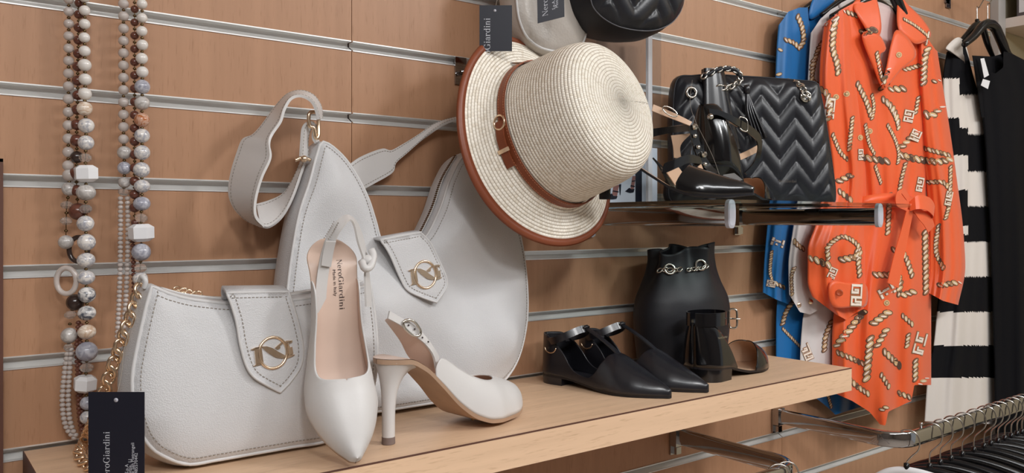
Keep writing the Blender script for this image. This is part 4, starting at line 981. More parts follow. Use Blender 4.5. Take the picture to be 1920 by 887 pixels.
pstrap(sA, 'instep_lining', [(1284, 330, -0.227), (1300, 320, -0.227), (1314, 308, -0.225)], [(1287, 340, -0.227), (1303, 331, -0.227), (1318, 318, -0.225)], 10, 'tan', 0.0018)
pstrap(sA, 'quarter', [(1224, 296, -0.197), (1236, 312, -0.210), (1250, 338, -0.226), (1258, 356, -0.232)], [(1238, 310, -0.197), (1250, 322, -0.210), (1262, 342, -0.226), (1268, 356, -0.232)], 16, 'blackgloss', 0.0024)
for i, (u, v_) in enumerate(((1303, 238), (1303, 255), (1309, 276), (1320, 290), (1322, 308), (1334, 323))):
    big = i in (0, 3); MB().ball(P(u, v_, yA - 0.004), 0.0052 if big else 0.0034, 8 if big else 12, 5 if big else 8).build('stud', 'silver', sA, not big)
bk_ = P(1256, 209, -0.214); MB().tube([bk_ + right*0.011*math.cos(t) + upv*(0.006*math.sin(t) - 0.005*math.cos(t)) for t in np.linspace(0, 2*math.pi, 17)[:-1]], 0.0011, 6, closed=True).build('buckle', 'silver', sA)
SPB = [(0, 72), (.08, 72), (.14, 66), (.20, 52), (.27, 34), (.34, 14), (.38, 0), (.60, 0), (.64, 24), (.68, 50), (.72, 76), (.74, 90), (.85, 90), (1, 90)]
SHB = [(0, .104), (.1, .106), (.2, .098), (.4, .06), (.6, .05), (.7, .044), (.84, .032), (.94, .020), (1, .010)]
hB = np.array([1.050, -0.168]); dB = nrm([1.0, 0.02, 0]); LB = 0.190; tB = np.array([hB[0], hB[1], GZ]) + dB*LB
sB = thing('studded_sandal', (hB[0], hB[1], GZ), 'black heeled sandal with tall glossy heel cup before the quilted tote', 'shoe', 'black strappy heels on the glass shelf')
WB, zB, wB, uB, inB = shoe(sB, frame(tB, dB, (0, 0, 1)), LB, SZ, [(s, w*(1.5 if s < 0.3 else 1.15)) for s, w in SW], SHB, SPB, ('stiletto', 0.002, 0.05, 0.022, 0.010, 1.6), 'blackgloss', 'tan', sole='blackmat', inner='tan', tipmat='blackmat')
yB = -0.150
pstrap(sB, 'ankle_strap', [(1328, 204, -0.196), (1345, 206, -0.198), (1366, 214, -0.200), (1390, 226, -0.200), (1412, 240, -0.196), (1426, 256, -0.190), (1427, 284, -0.182), (1418, 310, -0.174), (1400, 328, -0.168)], [(1330, 216, -0.196), (1345, 216, -0.198), (1366, 226, -0.200), (1388, 240, -0.200), (1408, 254, -0.196), (1419, 266, -0.190), (1420, 284, -0.182), (1412, 306, -0.174), (1396, 324, -0.168)], 50, 'blackgloss', 0.0022)
pstrap(sB, 'strap_lining', [(1348, 216, -0.190), (1366, 224, -0.190), (1384, 236, -0.190)], [(1350, 226, -0.188), (1366, 230, -0.188), (1382, 238, -0.188)], 12, 'tan', 0.0016)
pstrap(sB, 'instep_lining', [(1384, 290, -0.166), (1402, 282, -0.166), (1424, 270, -0.166)], [(1386, 301, -0.166), (1404, 293, -0.166), (1424, 283, -0.166)], 12, 'tan', 0.0018)
MB().ball(P(1332, 219, -0.200), 0.0052, 14, 8).build('stud', 'silver', sB)
bq = P(1394, 233, -0.203); MB().tube([bq + right*0.007*math.copysign(abs(math.cos(t))**.6, math.cos(t)) + upv*(0.011*math.copysign(abs(math.sin(t))**.6, math.sin(t)) - 0.004*math.cos(t)) for t in np.linspace(0, 2*math.pi, 21)[:-1]], 0.0012, 6, closed=True).build('buckle', 'silver', sB)
o8 = P(1371, 334, -0.262); tg = thing('price_tag', o8, 'small grey cut-corner price tag lying on the studded sandal', 'tag')
pp = [(1351, 338), (1356, 328), (1376, 325), (1384, 331), (1392, 338), (1374, 342)]
MB().prism([P(u, v_, -0.262 + 0.0006*(v_ - 330)) for u, v_ in pp], (0.0002, -0.0006, 0.0004)).build('card', mat('grey_card', (150, 148, 150), 0.6), tg, False)
MB().tube(spline([P(1352, 337, -0.262), P(1335, 290, -0.245), P(1296, 205, -0.19), P(1298, 150, -0.10)], 24), 0.0003, 4).build('thread', 'stitch', tg)
# ================================================================== ACRYLIC HOLDER WITH PRINTED CARD
ac = P(1190, 388, -0.040); ac[2] = GZ
hd = thing('card_holder', ac, 'clear acrylic holder with a printed shoe card behind the straw hat', 'display stand')
X0, X1 = 0.936, P(1237, 300, -0.040)[0]; zt2 = P(1215, 60, -0.040)[2]
MB().box((X0, -0.0435, GZ), (X1, -0.0415, zt2)).build('acrylic_front', thin_glass('acrylic', (240, 243, 246)), hd, False)
MB().box((X0, -0.0360, GZ), (X1 - 0.002, -0.0352, GZ + 0.10)).build('white_card', 'white', hd, False)
Xb0, Xb1 = P(1192, 300, -0.037)[0], P(1204, 300, -0.037)[0]
MB().box((Xb0, -0.0366, GZ), (Xb1, -0.0361, GZ + 0.10)).build('black_stripe', 'navy', hd, False)
MB().box((X1 - 0.040, -0.050, GZ), (X1 - 0.030, -0.0440, zt2)).build('acrylic_rib', mat('acrylic_rib', (232, 234, 238), 0.15, trans=0.5, ior=1.2), hd, False)
cd = [o for o in hd.children if o.name.startswith('white_card')][0]
M['skin'] = mat('printed_skin', (168, 112, 100), 0.6)
def pr2(name, pts, m, y=-0.0364): MB().prism([P(u, v_, y) for u, v_ in pts], (0, 0.0001, 0)).build(name, m, cd, False)
pr2('printed_leg', [(1150, 350), (1162, 346), (1160, 352), (1157, 368), (1148, 366), (1149, 357)], 'skin'); pr2('printed_shoe', [(1138, 374), (1147, 362), (1150, 367), (1158, 368), (1156, 373), (1150, 374)], 'navy', -0.0368)
pr2('printed_strap', [(1150, 357), (1160, 359), (1160, 361), (1149, 359)], 'navy', -0.0368); pr2('printed_heel', [(1161, 346), (1165, 345), (1163.4, 366), (1162.4, 366)], 'navy', -0.0368)
pr2('printed_leg', [(1186, 330), (1192, 330), (1190, 345), (1188, 356), (1182, 355), (1184, 343)], 'skin'); pr2('printed_shoe', [(1172, 359), (1180, 352), (1184, 355), (1190, 354), (1188, 361), (1181, 362)], 'navy', -0.0368)
pr2('printed_strap', [(1183, 347), (1191, 349), (1190, 351), (1182, 349.5)], 'navy', -0.0368); pr2('printed_strap', [(1185, 339), (1191, 338), (1191, 340), (1185, 341)], 'navy', -0.0368)
# ================================================================== BAGS HANGING ABOVE THE HAT
pq = Panel(1.0, -0.150, -0.150, 0.2, 0.0, P(1170, 60, -0.15)[2])
px = [(1108, 2), (1122, 26), (1147, 44), (1176, 54), (1214, 58), (1243, 52), (1266, 36), (1281, 6), (1284, -50), (1262, -110), (1190, -140), (1130, -110), (1104, -50)]
oq = spline([pq.px(*p) for p in px], 120, closed=True)
qb = thing('quilted_bag', pq.w(oq.mean(0))[0], 'black quilted round bag hanging above the straw hat, cut by the top edge', 'handbag')
pts, tri = fill2d(oq, 0.003); d = dist_to_poly(pts, oq)
def chev2(q):
    x, z = q[:, 0], q[:, 1]; p = 0.10; tri_ = np.abs(((x/p) % 1.0) - 0.5)*2; return np.abs(np.sin(math.pi*(z + 0.052*tri_)/0.044))**0.55
v = pq.w(pts, puff(d, 0.07, 0.014) + chev2(pts)*0.006*np.clip((d - 0.004)/0.012, 0, 1)); a, b_, c_ = v[tri[0][0]], v[tri[0][1]], v[tri[0][2]]
if np.dot(np.cross(b_ - a, c_ - a), pq.n) < 0: tri = [t[::-1] for t in tri]
MB().add(v, tri).build('quilted_front', 'quilt', qb); gusset_mesh(pq, oq, 0, -0.085, 0.010).build('gusset', 'blackmat', qb)
panel_mesh(pq, oq, 0.06, -0.006, 0.012, base=-0.085).build('back_panel', 'blackmat', qb); MB().tube(pq.w(oq, 0.0003), 0.0009, 6, closed=True).build('piping', mat('grey_piping', (92, 92, 98), 0.4), qb)
top = pq.w(oq, -0.04)[oq[:, 1].argmax()]; MB().tube(spline([top + (-0.05, 0, 0), top + (-0.02, 0, 0.10), top + (0.02, 0, 0.10), top + (0.05, 0, 0)], 24), 0.004, 8).build('handle', 'black', qb); hk_top = [top]
pi_ = Panel(0.9, -0.100, -0.095, 0.2, 0.0, P(1010, 60, -0.1)[2])
px = [(966, -60), (968, 0), (974, 40), (990, 72), (1020, 92), (1060, 96), (1090, 84), (1100, 40), (1098, -60), (1060, -110), (1000, -110)]
oi = spline([pi_.px(*p) for p in px], 90, closed=True); ib = thing('grey_bag', pi_.w(oi.mean(0))[0], 'greyish ivory bag hanging behind the straw hat, cut by the top edge', 'handbag')
M['greige'] = mat('greige_leather', (186, 178, 170), 0.4, bump=('vor', 300, 0.25, 0.001))
panel_mesh(pi_, oi, 0.05, 0.012, 0.006, wave=lambda q: 0.006*np.sin(q[:, 0]*60 + q[:, 1]*25)).build('front_panel', 'greige', ib); gusset_mesh(pi_, oi, 0, -0.04, 0.004).build('gusset', 'greige', ib); panel_mesh(pi_, oi, 0.05, -0.004, 0.01, base=-0.04).build('back_panel', 'greige', ib)
MB().tube(pi_.w(oi, 0.0004), 0.002, 6, closed=True).build('piping', 'ivory_e', ib)
top = pi_.w(oi, -0.02)[oi[:, 1].argmax()]; MB().tube(spline([top + (-0.04, 0, 0), top + (-0.01, 0, 0.09), top + (0.02, 0, 0.09), top + (0.04, 0, 0)], 24), 0.004, 8).build('handle', 'greige', ib); hk_top.append(top)
# two more navy tags up there
t0 = P(899, 96, -0.115); s2 = np.dot(t0 - CAM, [CA, SA, 0])/F_PX
navy_tag(t0, right, upv, 61*s2, 86*s2, 'navy swing tag hanging left of the straw hat brim', (20*s2, -35*s2), 17*s2, hole=(29*s2, 76*s2), thread=spline([t0 + right*29*s2 + upv*76*s2, t0 + right*36*s2 + upv*105*s2, t0 + right*60*s2 + upv*150*s2], 12))
t1 = P(1008, 44, -0.145); s3 = np.dot(t1 - CAM, [CA, SA, 0])/F_PX; e1 = nrm(right + upv*0.25)
navy_tag(t1, e1, nrm(upv - right*0.02), 52*s3, 90*s3, 'navy swing tag hanging before the greyish bag above the hat', (20*s3, 10*s3), 15*s3, lines=[(34*s3, 18*s3, 'S.p.A. Via Industria', 0.006), (40*s3, 20*s3, 'Monte San Pietrangeli', 0.006)], thread=spline([t1 + e1*26*s3 + upv*88*s3, t1 + e1*30*s3 + upv*120*s3], 8))
for i, t_ in enumerate(hk_top):
    c = t_ + np.array([0.0, 0, 0.075]); h_ = thing('wall_hook', (c[0], 0, c[2]), ['chrome hook above the picture holding the round quilted bag', 'chrome hook above the picture holding the greyish ivory bag'][i], 'hook', 'chrome display hooks')
    MB().box((c[0] - 0.012, -0.004, c[2] - 0.02), (c[0] + 0.012, -0.0012, c[2] + 0.02)).build('wall_plate', 'chrome', h_, False)
    MB().tube(spline([(c[0], -0.003, c[2]), (c[0], c[1] + 0.02, c[2]), (c[0], c[1] - 0.02, c[2] + 0.001), (c[0], c[1] - 0.03, c[2] + 0.014)], 20), 0.0035, 8).build('prong', 'chrome', h_)
# ================================================================== upper hook at right
hk = P(1776, 3, 0); h2 = thing('wall_hook', hk, 'short chrome hook on the wall above the orange dress shoulder', 'hook')
MB().box((hk[0] - 0.012, -0.004, hk[2] - 0.018), (hk[0] + 0.012, -0.0012, hk[2] + 0.02)).build('wall_plate', 'chrome', h2, False); MB().tube([(hk[0], -0.003, hk[2] + 0.006), (hk[0], -0.05, hk[2] + 0.010), (hk[0], -0.056, hk[2] + 0.02)], 0.004, 8).build('prong', 'chrome', h2)
# ================================================================== NECKLACES
def marble(name, c1, c2, scale, rough=0.14, trans=0.0):
    m = mat(name, c1, rough, coat=0.2, trans=trans); nt = m.node_tree; b = nt.nodes['Principled BSDF']
    tc = [n for n in nt.nodes if n.type == 'TEX_COORD'][0]; oi_ = nt.nodes.new('ShaderNodeObjectInfo'); ad = nt.nodes.new('ShaderNodeVectorMath'); ad.operation = 'MULTIPLY_ADD'
    ad.inputs[1].default_value = (1, 1, 1); sc_ = nt.nodes.new('ShaderNodeMath'); sc_.operation = 'MULTIPLY'; sc_.inputs[1].default_value = 40; nt.links.new(oi_.outputs['Random'], sc_.inputs[0]); n = nt.nodes.new('ShaderNodeTexNoise'); n.inputs['Scale'].default_value = scale; n.inputs['Detail'].default_value = 4; n.inputs['Distortion'].default_value = 1.2
    nt.links.new(tc.outputs['Object'], ad.inputs[0]); nt.links.new(sc_.outputs[0], ad.inputs[2]); nt.links.new(ad.outputs[0], n.inputs['Vector'])
    r = nt.nodes.new('ShaderNodeValToRGB'); e = r.color_ramp.elements; e[0].position = 0.40; e[1].position = 0.62; e[0].color = lin(c1) + (1,); e[1].color = lin(c2) + (1,)
    nt.links.new(n.outputs['Fac'], r.inputs['Fac']); nt.links.new(r.outputs['Color'], b.inputs['Base Color']); return m
M['b_white'] = mat('bead_white', (232, 226, 220), 0.18, coat=0.3, trans=0.12, sss=0.1)
M['b_milk'] = mat('bead_milky', (222, 212, 206), 0.16, trans=0.35, ior=1.35, coat=0.2)
M['b_brown'] = mat('bead_brown', (104, 62, 50), 0.22, coat=0.3, var=(2, 0.25))
M['b_dark'] = mat('bead_dark', (58, 44, 40), 0.2, coat=0.3)
M['b_agate'] = marble('bead_agate', (226, 220, 214), (168, 168, 176), 1.53)
M['b_tan'] = marble('bead_cream', (232, 220, 206), (200, 170, 144), 1.29)
M['b_blue'] = marble('bead_bluegrey', (150, 150, 162), (196, 196, 204), 1.41)
M['b_orange'] = marble('bead_orange', (206, 170, 150), (176, 106, 62), 1.41)
M['b_grey'] = marble('bead_grey', (172, 166, 162), (205, 200, 196), 1.41)
M['b_stripe'] = marble('bead_banded', (228, 224, 220), (84, 88, 100), 1.06)
M['b_cryst'] = mat('bead_crystal', (236, 226, 218), 0.05, trans=0.8, ior=1.4)
M['b_chalk'] = mat('bead_chalk', (236, 236, 238), 0.3)
PRO = {}
def sphere_me(kind):
    if kind in PRO: return PRO[kind]
    mb = MB()
    if kind == 'round': mb.ball((0, 0, 0), 1, 20, 12, sz=0.97)
    elif kind == 'oval': mb.ball((0, 0, 0), 1, 20, 12, sz=0.86)
    elif kind == 'facet': mb.ball((0, 0, 0), 1, 9, 5, sz=0.72)
    elif kind == 'cube':
        for_ = [(0.55, -0.72), (0.98, -0.45), (1.0, 0.45), (0.58, 0.72)]; mb.lathe([(0.001, -0.72)] + for_ + [(0.001, 0.72)], (0, 0, 0), (0, 0, 1), 6)
    PRO[kind] = mb; return mb
MESH = {}
def bead(parent, c, r, m, kind='round'):
    key = (kind, m)
    if key not in MESH:
        o = sphere_me(kind).build('bead', m, parent, kind in ('round', 'oval'), org=(0, 0, 0)); MESH[key] = o.data
    else:
        o = bpy.data.objects.new('bead', MESH[key]); COL.objects.link(o); o.parent = parent
    o.location = tuple(np.array(c) - np.array(ORG[parent])); o.scale = (r,)*3; o.rotation_euler = (rng.uniform(-.15, .15), rng.uniform(-.15, .15), rng.uniform(0, 6)); return o
def strand(root, beads, y, cord=True, sp_r=0.0021):
    """beads: (u, v, radius in pixels, material, kind); brass spacers go between neighbours"""
    pts = []; sp = MB(); prev = None
    for (u, v, r, m, k) in beads:
        c = P(u, v, y); s_ = np.dot(c - CAM, [CA, SA, 0])/F_PX; bead(root, c, r*s_, m, k); pts.append(c)
        if prev is not None:
            (pc, pr) = prev; g = np.linalg.norm(c - pc); t = (pr + (g - pr - r*s_)/2)/g; sp.ball(pc + (c - pc)*t, sp_r, 8, 5, sz=0.75)
        prev = (c, r*s_)
    stuff(sp.build('spacer_beads', 'brass', root))
    if cord: MB().tube(np.array([pts[0] + (0, 0, 0.12)] + pts), 0.0005, 4).build('cord', 'brass', root)
def rope(root, path, y, r, m, n=None):
    """tiny facetted beads packed along a line: too small and many to pick apart"""
    p = spline([P(u, v, y) for u, v in path], 300); L = np.concatenate([[0], np.cumsum(np.linalg.norm(np.diff(p, axis=0), axis=1))]); mb = MB(); t = 0
    while t < L[-1]:
        mb.ball([np.interp(t, L, p[:, j]) for j in range(3)], r, 8, 5, sz=0.8); t += r*1.6
    return stuff(mb.build('small_bead_rope', m, root))
k1 = 1/2.016; k2 = 1/1.984
C1 = lambda x, y, r, m='b_white', k='round': (x*k1, y*k1, r*k1, m, k)
C2 = lambda x, y, r, m='b_white', k='round': (x*k2, 440 + y*k2, r*k2, m, k)
yf = -0.034; yb = -0.020
n1 = thing('bead_necklace', P(155, 400, yf), 'long bead necklace with brown, white and agate strands, leftmost of two', 'necklace', 'bead necklaces on the slatted wall')
strand(n1, [C1(318, -60, 20), C1(319, -10, 20), C1(320, 40, 20), C1(320, 91, 20), C1(319, 142, 20), C1(320, 193, 21), C1(320, 246, 24), C1(322, 300, 23), C1(321, 355, 24), C1(320, 411, 28, 'b_tan'), C1(326, 475, 29, 'b_agate'), C1(325, 540, 29, 'b_agate'), C1(322, 597, 24, 'b_cryst', 'facet'), C1(325, 656, 44, 'b_chalk', 'cube'), C1(325, 728, 35, 'b_grey', 'oval'), C1(323, 790, 25, 'b_cryst', 'facet'), C1(323, 845, 31, 'b_agate'),
    C2(322, 28, 32, 'b_agate'), C2(320, 95, 32, 'b_agate', 'oval'), C2(320, 160, 31, 'b_agate', 'oval'), C2(323, 224, 31, 'b_stripe'), C2(323, 292, 32, 'b_stripe', 'oval'), C2(323, 362, 32, 'b_tan', 'oval'), C2(323, 435, 38, 'b_blue'), C2(322, 495, 25, 'b_cryst', 'facet'), C2(317, 555, 42, 'b_chalk', 'cube'), C2(325, 627, 26, 'b_blue'), C2(325, 680, 26, 'b_agate')], yf)
strand(n1, [C1(300, -40, 17, 'b_brown'), C1(300, 12, 17, 'b_brown'), C1(298, 55, 17, 'b_brown'), C1(298, 105, 18, 'b_brown'), C1(297, 152, 18, 'b_brown'), C1(296, 203, 18, 'b_brown'), C1(294, 252, 19, 'b_brown'), C1(294, 305, 20, 'b_brown'), C1(294, 360, 19, 'b_brown'), C1(292, 415, 20, 'b_brown'), C1(290, 472, 21, 'b_brown'), C1(290, 531, 24, 'b_brown'), C1(291, 594, 24, 'b_dark'), C1(288, 655, 24, 'b_brown'), C1(290, 720, 22, 'b_brown'), C1(296, 800, 34, 'b_brown')], yb - 0.004)
strand(n1, [C1(260, 90 - 46*j, 18, 'b_milk') for j in (2, 1)] + [C1(260 - 0.2*j, 90 + 46*j + 0.25*j*j, 18 + 0.25*j, 'b_milk') for j in range(0, 12)] + [C1(262, 662, 24, 'b_milk'), C1(262, 715, 27, 'b_grey'), C1(252, 775, 22, 'b_cryst', 'facet'), C1(250, 835, 22, 'b_cryst', 'facet'), C2(245, 28, 27, 'b_grey')], yb)
for (x, y_, r, w_, m) in ((292, 55, 38, 9, 'b_dark'), (247, 172, 40, 10, 'b_milk')):
    c = P(x*k2, 440 + y_*k2, yb - 0.004); s_ = np.dot(c - CAM, [CA, SA, 0])/F_PX*k2
    MB().tube([c + right*r*0.92*s_*math.cos(t) + upv*r*1.2*s_*math.sin(t) for t in np.linspace(0, 2*math.pi, 33)[:-1]], w_*s_, 10, closed=True).build('ring_bead', m, n1)
strand(n1, [C2(280, 252, 32, 'b_dark'), C2(262, 298, 22, 'b_cryst', 'facet'), C2(258, 375, 30, 'b_grey'), C2(255, 418, 18, 'b_cryst', 'facet')], yb, cord=False)
rope(n1, [(147, 605), (144, 650), (146, 700), (147, 745), (150, 785), (154, 812)], yb - 0.003, 0.0030, 'b_brown'); rope(n1, [(152, 610), (150, 660), (150, 700), (152, 745), (157, 790), (160, 815)], yb - 0.005, 0.0030, 'b_brown')
rope(n1, [(127, 655), (121, 700), (117, 745), (119, 780), (126, 805), (140, 822)], yb, 0.0032, 'b_milk'); rope(n1, [(133, 655), (130, 700), (128, 745), (130, 780), (136, 805), (146, 822)], yb - 0.002, 0.0032, 'b_milk')
n2 = thing('bead_necklace', P(262, 300, yf), 'long bead necklace with an orange bead, right of two beside the bags', 'necklace', 'bead necklaces on the slatted wall')
strand(n2, [C1(537, -90, 19), C1(537, -38, 19), C1(537, 15, 19), C1(537, 68, 19), C1(536, 118, 20), C1(538, 170, 21), C1(536, 221, 22), C1(538, 272, 22), C1(538, 328, 28, 'b_blue'), C1(537, 390, 27, 'b_grey'), C1(536, 454, 28, 'b_orange'), C1(537, 513, 28, 'b_agate'), C1(537, 577, 29, 'b_agate'), C1(535, 642, 30, 'b_agate'), C1(537, 704, 29, 'b_agate', 'oval'), C1(536, 770, 31, 'b_blue', 'oval'), C1(533, 824, 24, 'b_cryst', 'facet'), C1(534, 880, 46, 'b_chalk', 'cube'), C2(525, 65, 34, 'b_blue'), C2(522, 125, 23, 'b_cryst', 'facet'), C2(522, 165, 27, 'b_agate')], yf)
strand(n2, [C1(509, 85 + 50*j, 15 + 0.3*j, 'b_brown') for j in range(-3, 15)] + [C1(510, 842, 14, 'b_brown')], yb - 0.006)
strand(n2, [C1(467, 15 + 46.5*j, 19, 'b_milk') for j in range(-2, 12)] + [C1(470, 577, 26, 'b_grey'), C1(470, 635, 25, 'b_blue'), C1(470, 690, 22, 'b_grey'), C1(467, 727, 20, 'b_cryst', 'facet')], yb)
rope(n2, [(226, 372), (226, 440), (225, 520), (222, 590), (220, 640)], yb, 0.0032, 'b_milk'); rope(n2, [(239, 372), (240, 440), (238, 520), (234, 590), (228, 640)], yb - 0.002, 0.0032, 'b_milk'); rope(n2, [(249, 445), (250, 480), (251, 520), (252, 560)], yb - 0.004, 0.0030, 'b_brown')
# ================================================================== HANGING CLOTHES
M['orange'] = mat('orange_satin', (236, 96, 44), 0.42, sheen=0.2, bump=('noise', 900, 0.05, 0.0005))
M['bluec'] = mat('blue_satin', (6, 104, 170), 0.45, sheen=0.2)
M['whitec'] = mat('white_satin', (214, 208, 206), 0.5, sheen=0.2)
M['p_dark'] = mat('print_brown', (86, 62, 50), 0.6); M['p_gold'] = mat('print_gold', (214, 180, 132), 0.6); M['p_white'] = mat('print_white', (240, 226, 212), 0.6); M['p_tan'] = mat('print_tan', (158, 118, 84), 0.6)
M['knit_k'] = mat('black_knit', (13, 13, 17), 0.85, spec=0.2, bump=('noise', 700, 0.2, 0.001)); M['knit_w'] = mat('cream_knit', (222, 214, 206), 0.85, bump=('noise', 700, 0.2, 0.001))
M['pinklin'] = mat('pale_lining', (214, 190, 186), 0.6)
def drape(root, name, m, rows, y0, bulge, folds, back=0.012, vtop=None, vbot=None, nu=60, nv=110, mi_fn=None, mats=None, seed=0):
    """a hanging piece of cloth, closed front and back. rows: (v, left u, right u); y0: (left, right) distance from the wall;
    folds: (amplitude, count, phase); vtop/vbot: lists of (f, v) for the upper and lower edge"""
    r = np.array(rows, float); lf = ctrl(np.stack([r[:, 0], r[:, 1]], 1)); rf = ctrl(np.stack([r[:, 0], r[:, 2]], 1)); v0, v1 = r[0, 0], r[-1, 0]
    vt = (lambda f: v0) if vtop is None else (lambda f: float(np.interp(f, *zip(*vtop)))); vb = (lambda f: v1) if vbot is None else (lambda f: float(np.interp(f, *zip(*vbot))))
    F = np.linspace(0, 1, nu); front = []; rear = []
    rs = np.random.RandomState(seed + 3); ph = rs.uniform(0, 6.28, 4)
    for j in range(nv):
        t = j/(nv - 1); fr_row = []; bk_row = []
        for f in F:
            v = vt(f) + (vb(f) - vt(f))*t; vc = min(max(v, v0), v1); u = float(lf(vc)) + (float(rf(vc)) - float(lf(vc)))*f
            yb_ = y0[0] + (y0[1] - y0[0])*f; s = math.sin(math.pi*min(max(f, 0), 1))
            am, ct, p_ = folds; ramp = min(1, 0.25 + 0.9*t)
            fd = am*ramp*(math.sin(2*math.pi*ct*f + p_ + 1.6*math.sin(2.2*t + ph[0])) + 0.5*math.sin(2*math.pi*ct*1.9*f + ph[1] + 2.2*t) + 0.4*math.sin(9*t + 5*f + ph[2]))*min(1, s*2.5)
            fr_row.append(P(u, v, yb_ - bulge*s**0.6 + fd)); bk_row.append(P(u, v, yb_ + back*s**0.6 + 0.002))
        front.append(fr_row); rear.append(bk_row[::-1])
    g = [a + b for a, b in zip(front, rear)]; mb = MB().grid(g, cv=True)
    if mi_fn is not None:
        n = 2*nu; mb.mi = []
        for j in range(nv - 1):
            for k in range(n):
                f = (k + 0.5)/(nu - 1) if k < nu - 1 else (1 - (k - nu + 0.5)/(nu - 1)); f = min(max(f, 0), 1); t = (j + 0.5)/(nv - 1); v = vt(f) + (vb(f) - vt(f))*t; vc = min(max(v, v0), v1)
                mb.mi.append(mi_fn(float(lf(vc)) + (float(rf(vc)) - float(lf(vc)))*f, v))
    o = mb.build(name, mats or m, root); return o, mb
def flap3(root, name, m, pts, ys, th=0.002):
    """small cloth panel with outline in the picture and its own distance at each corner"""
    c = spline([P(u, v, y) for (u, v), y in zip(pts, ys)], len(pts)*6, closed=True); cen = c.mean(0)
    n = nrm(np.cross(c[len(c)//4] - cen, c[0] - cen)); n = n if np.dot(n, CAM - cen) > 0 else -n; k = len(c)
    mids = [cen + (c - cen)*0.55 + n*0.004, ]; g = [c + n*0, cen + (c - cen)*0.80 + n*0.0012]
    vs = list(g[0]) + list(g[1]) + [cen + n*0.0016] + [p - n*th for p in g[0]] + [cen - n*th]; fs = []
    for i in range(k):
        j = (i + 1) % k; fs += [(i, j, k + j, k + i), (k + i, k + j, 2*k), (i, 2*k + 1 + i, 2*k + 1 + j, j), (2*k + 1 + j, 2*k + 1 + i, 3*k + 1)]
    mb = MB().add(vs, fs); return mb.build(name, m, root), mb
def wire(path, r, n=30): return MB().tube(spline(path, n), r, 8)
def hanger3(label, top_px, y, arms, hookz, m='blackplastic', group=None, r=0.006):
    """clothes hanger: shoulder bar through the picture points in arms, neck at top_px, wire hook up to the rail height"""
    c = P(top_px[0], top_px[1], y); h = thing('clothes_hanger', c, label, 'hanger', group or 'black clothes hangers')
    MB().tube(spline([P(*a) for a in arms], 40), [r*(0.75 + 0.5*math.sin(math.pi*i/39)) for i in range(40)], 10, sx=1.0).build('shoulder_bar', m, h)
    MB().lathe([(0.0001, -0.01), (0.006, -0.008), (0.005, 0.008), (0.0001, 0.010)], c, (0, 0, 1), 12).build('neck', m, h)
    z1 = hookz; x, yy, z0 = c
    pth = [(x, yy, z0), (x, yy, z0 + (z1 - z0)*0.5), (x, yy - 0.004, z1 - 0.045), (x, yy - 0.018, z1 - 0.018), (x, yy - 0.010, z1 + 0.010), (x, yy + 0.010, z1 + 0.012), (x, yy + 0.019, z1 - 0.008)]
    wire(pth, 0.0017).build('hook', 'steel', h); return h
# ---- printed chains and key motifs lie on the cloth
class Print:
    def __init__(s, trees): s.t = trees; s.d = {k: MB() for k in ('p_dark', 'p_gold', 'p_white', 'p_tan')}
    def poly(s, pts, m, lift):
        out = []
        for u, v in pts:
            best = None
            d = RAY(u, v)
            for tr in s.t:
                h = tr.ray_cast(Vector(CAM), Vector(nrm(d)))
                if h[0] is not None and (best is None or h[3] < best[3]): best = h
            if best is None: return
            n = np.array(best[1]); n = n if np.dot(n, d) < 0 else -n
            if np.dot(n, -nrm(d)) < 0.15: return
            out.append(np.array(best[0]) + n*lift)
        if max(np.linalg.norm(a - out[0]) for a in out) > 0.06: return
        k = len(out); s.d[m].add(out, [tuple(range(k))])
    def chain(s, pts, w):
        w = w*1.2
        p = spline(pts, 200); L = np.concatenate([[0], np.cumsum(np.linalg.norm(np.diff(p, axis=0), axis=1))]); n = max(2, int(L[-1]/(w*0.62)))
        for i, t in enumerate((np.arange(n) + 0.5)*L[-1]/n):
            c = np.array([np.interp(t, L, p[:, j]) for j in (0, 1)]); c2 = np.array([np.interp(min(t + 1, L[-1]), L, p[:, j]) for j in (0, 1)]); c1 = np.array([np.interp(max(t - 1, 0), L, p[:, j]) for j in (0, 1)])
            e = c2 - c1; e /= max(np.linalg.norm(e), 1e-6); q = np.array([-e[1], e[0]]); a = math.radians(42); e1 = e*math.cos(a) + q*math.sin(a); e2 = -e*math.sin(a) + q*math.cos(a)
            th = np.linspace(0, 2*math.pi, 11)[:-1]
            for m, ra, rb, lf in (('p_dark', 0.60, 0.34, 0.0008), ('p_gold' if i % 2 else 'p_tan', 0.50, 0.25, 0.0012), ('p_white', 0.34, 0.09, 0.0015)):
                s.poly([c + (e1*ra*math.cos(x) + e2*rb*math.sin(x))*w + (q*0.05*w if m == 'p_white' else 0) for x in th], m, lf)
    def key(s, cx, cy, w, h, rot=0.0):
        """Greek key: white strokes with a brown outline"""
        ca, sa = math.cos(rot), math.sin(rot); T = lambda x, y: (cx + ca*x*w - sa*y*h, cy + sa*x*w + ca*y*h)
        for m, g, lf in (('p_tan', 0.045, 0.0010), ('p_white', 0.0, 0.0016)):
            for x0, y0, x1, y1 in ((-.5, -.5, .5, -.39), (-.5, -.5, -.36, -.06), (-.5, -.17, .2, -.06), (.06, -.28, .2, -.06), (-.22, -.28, .2, -.2), (.36, -.5, .5, .06), (-.5, .06, .5, .17), (-.5, .06, -.36, .5), (-.5, .39, .5, .5), (.36, .28, .5, .5), (-.15, .28, .5, .36), (-.15, .17, -.02, .36)):
                s.poly([T(x0 - g, y0 - g), T(x1 + g, y0 - g), T(x1 + g, y1 + g), T(x0 - g, y1 + g)], m, lf)
    def build(s, root):
        for k, mb in s.d.items():
            if mb.f: stuff(mb.build({'p_dark': 'chain_outline_print', 'p_gold': 'chain_print', 'p_white': 'highlight_print', 'p_tan': 'chain_shade_print'}[k], k, root))
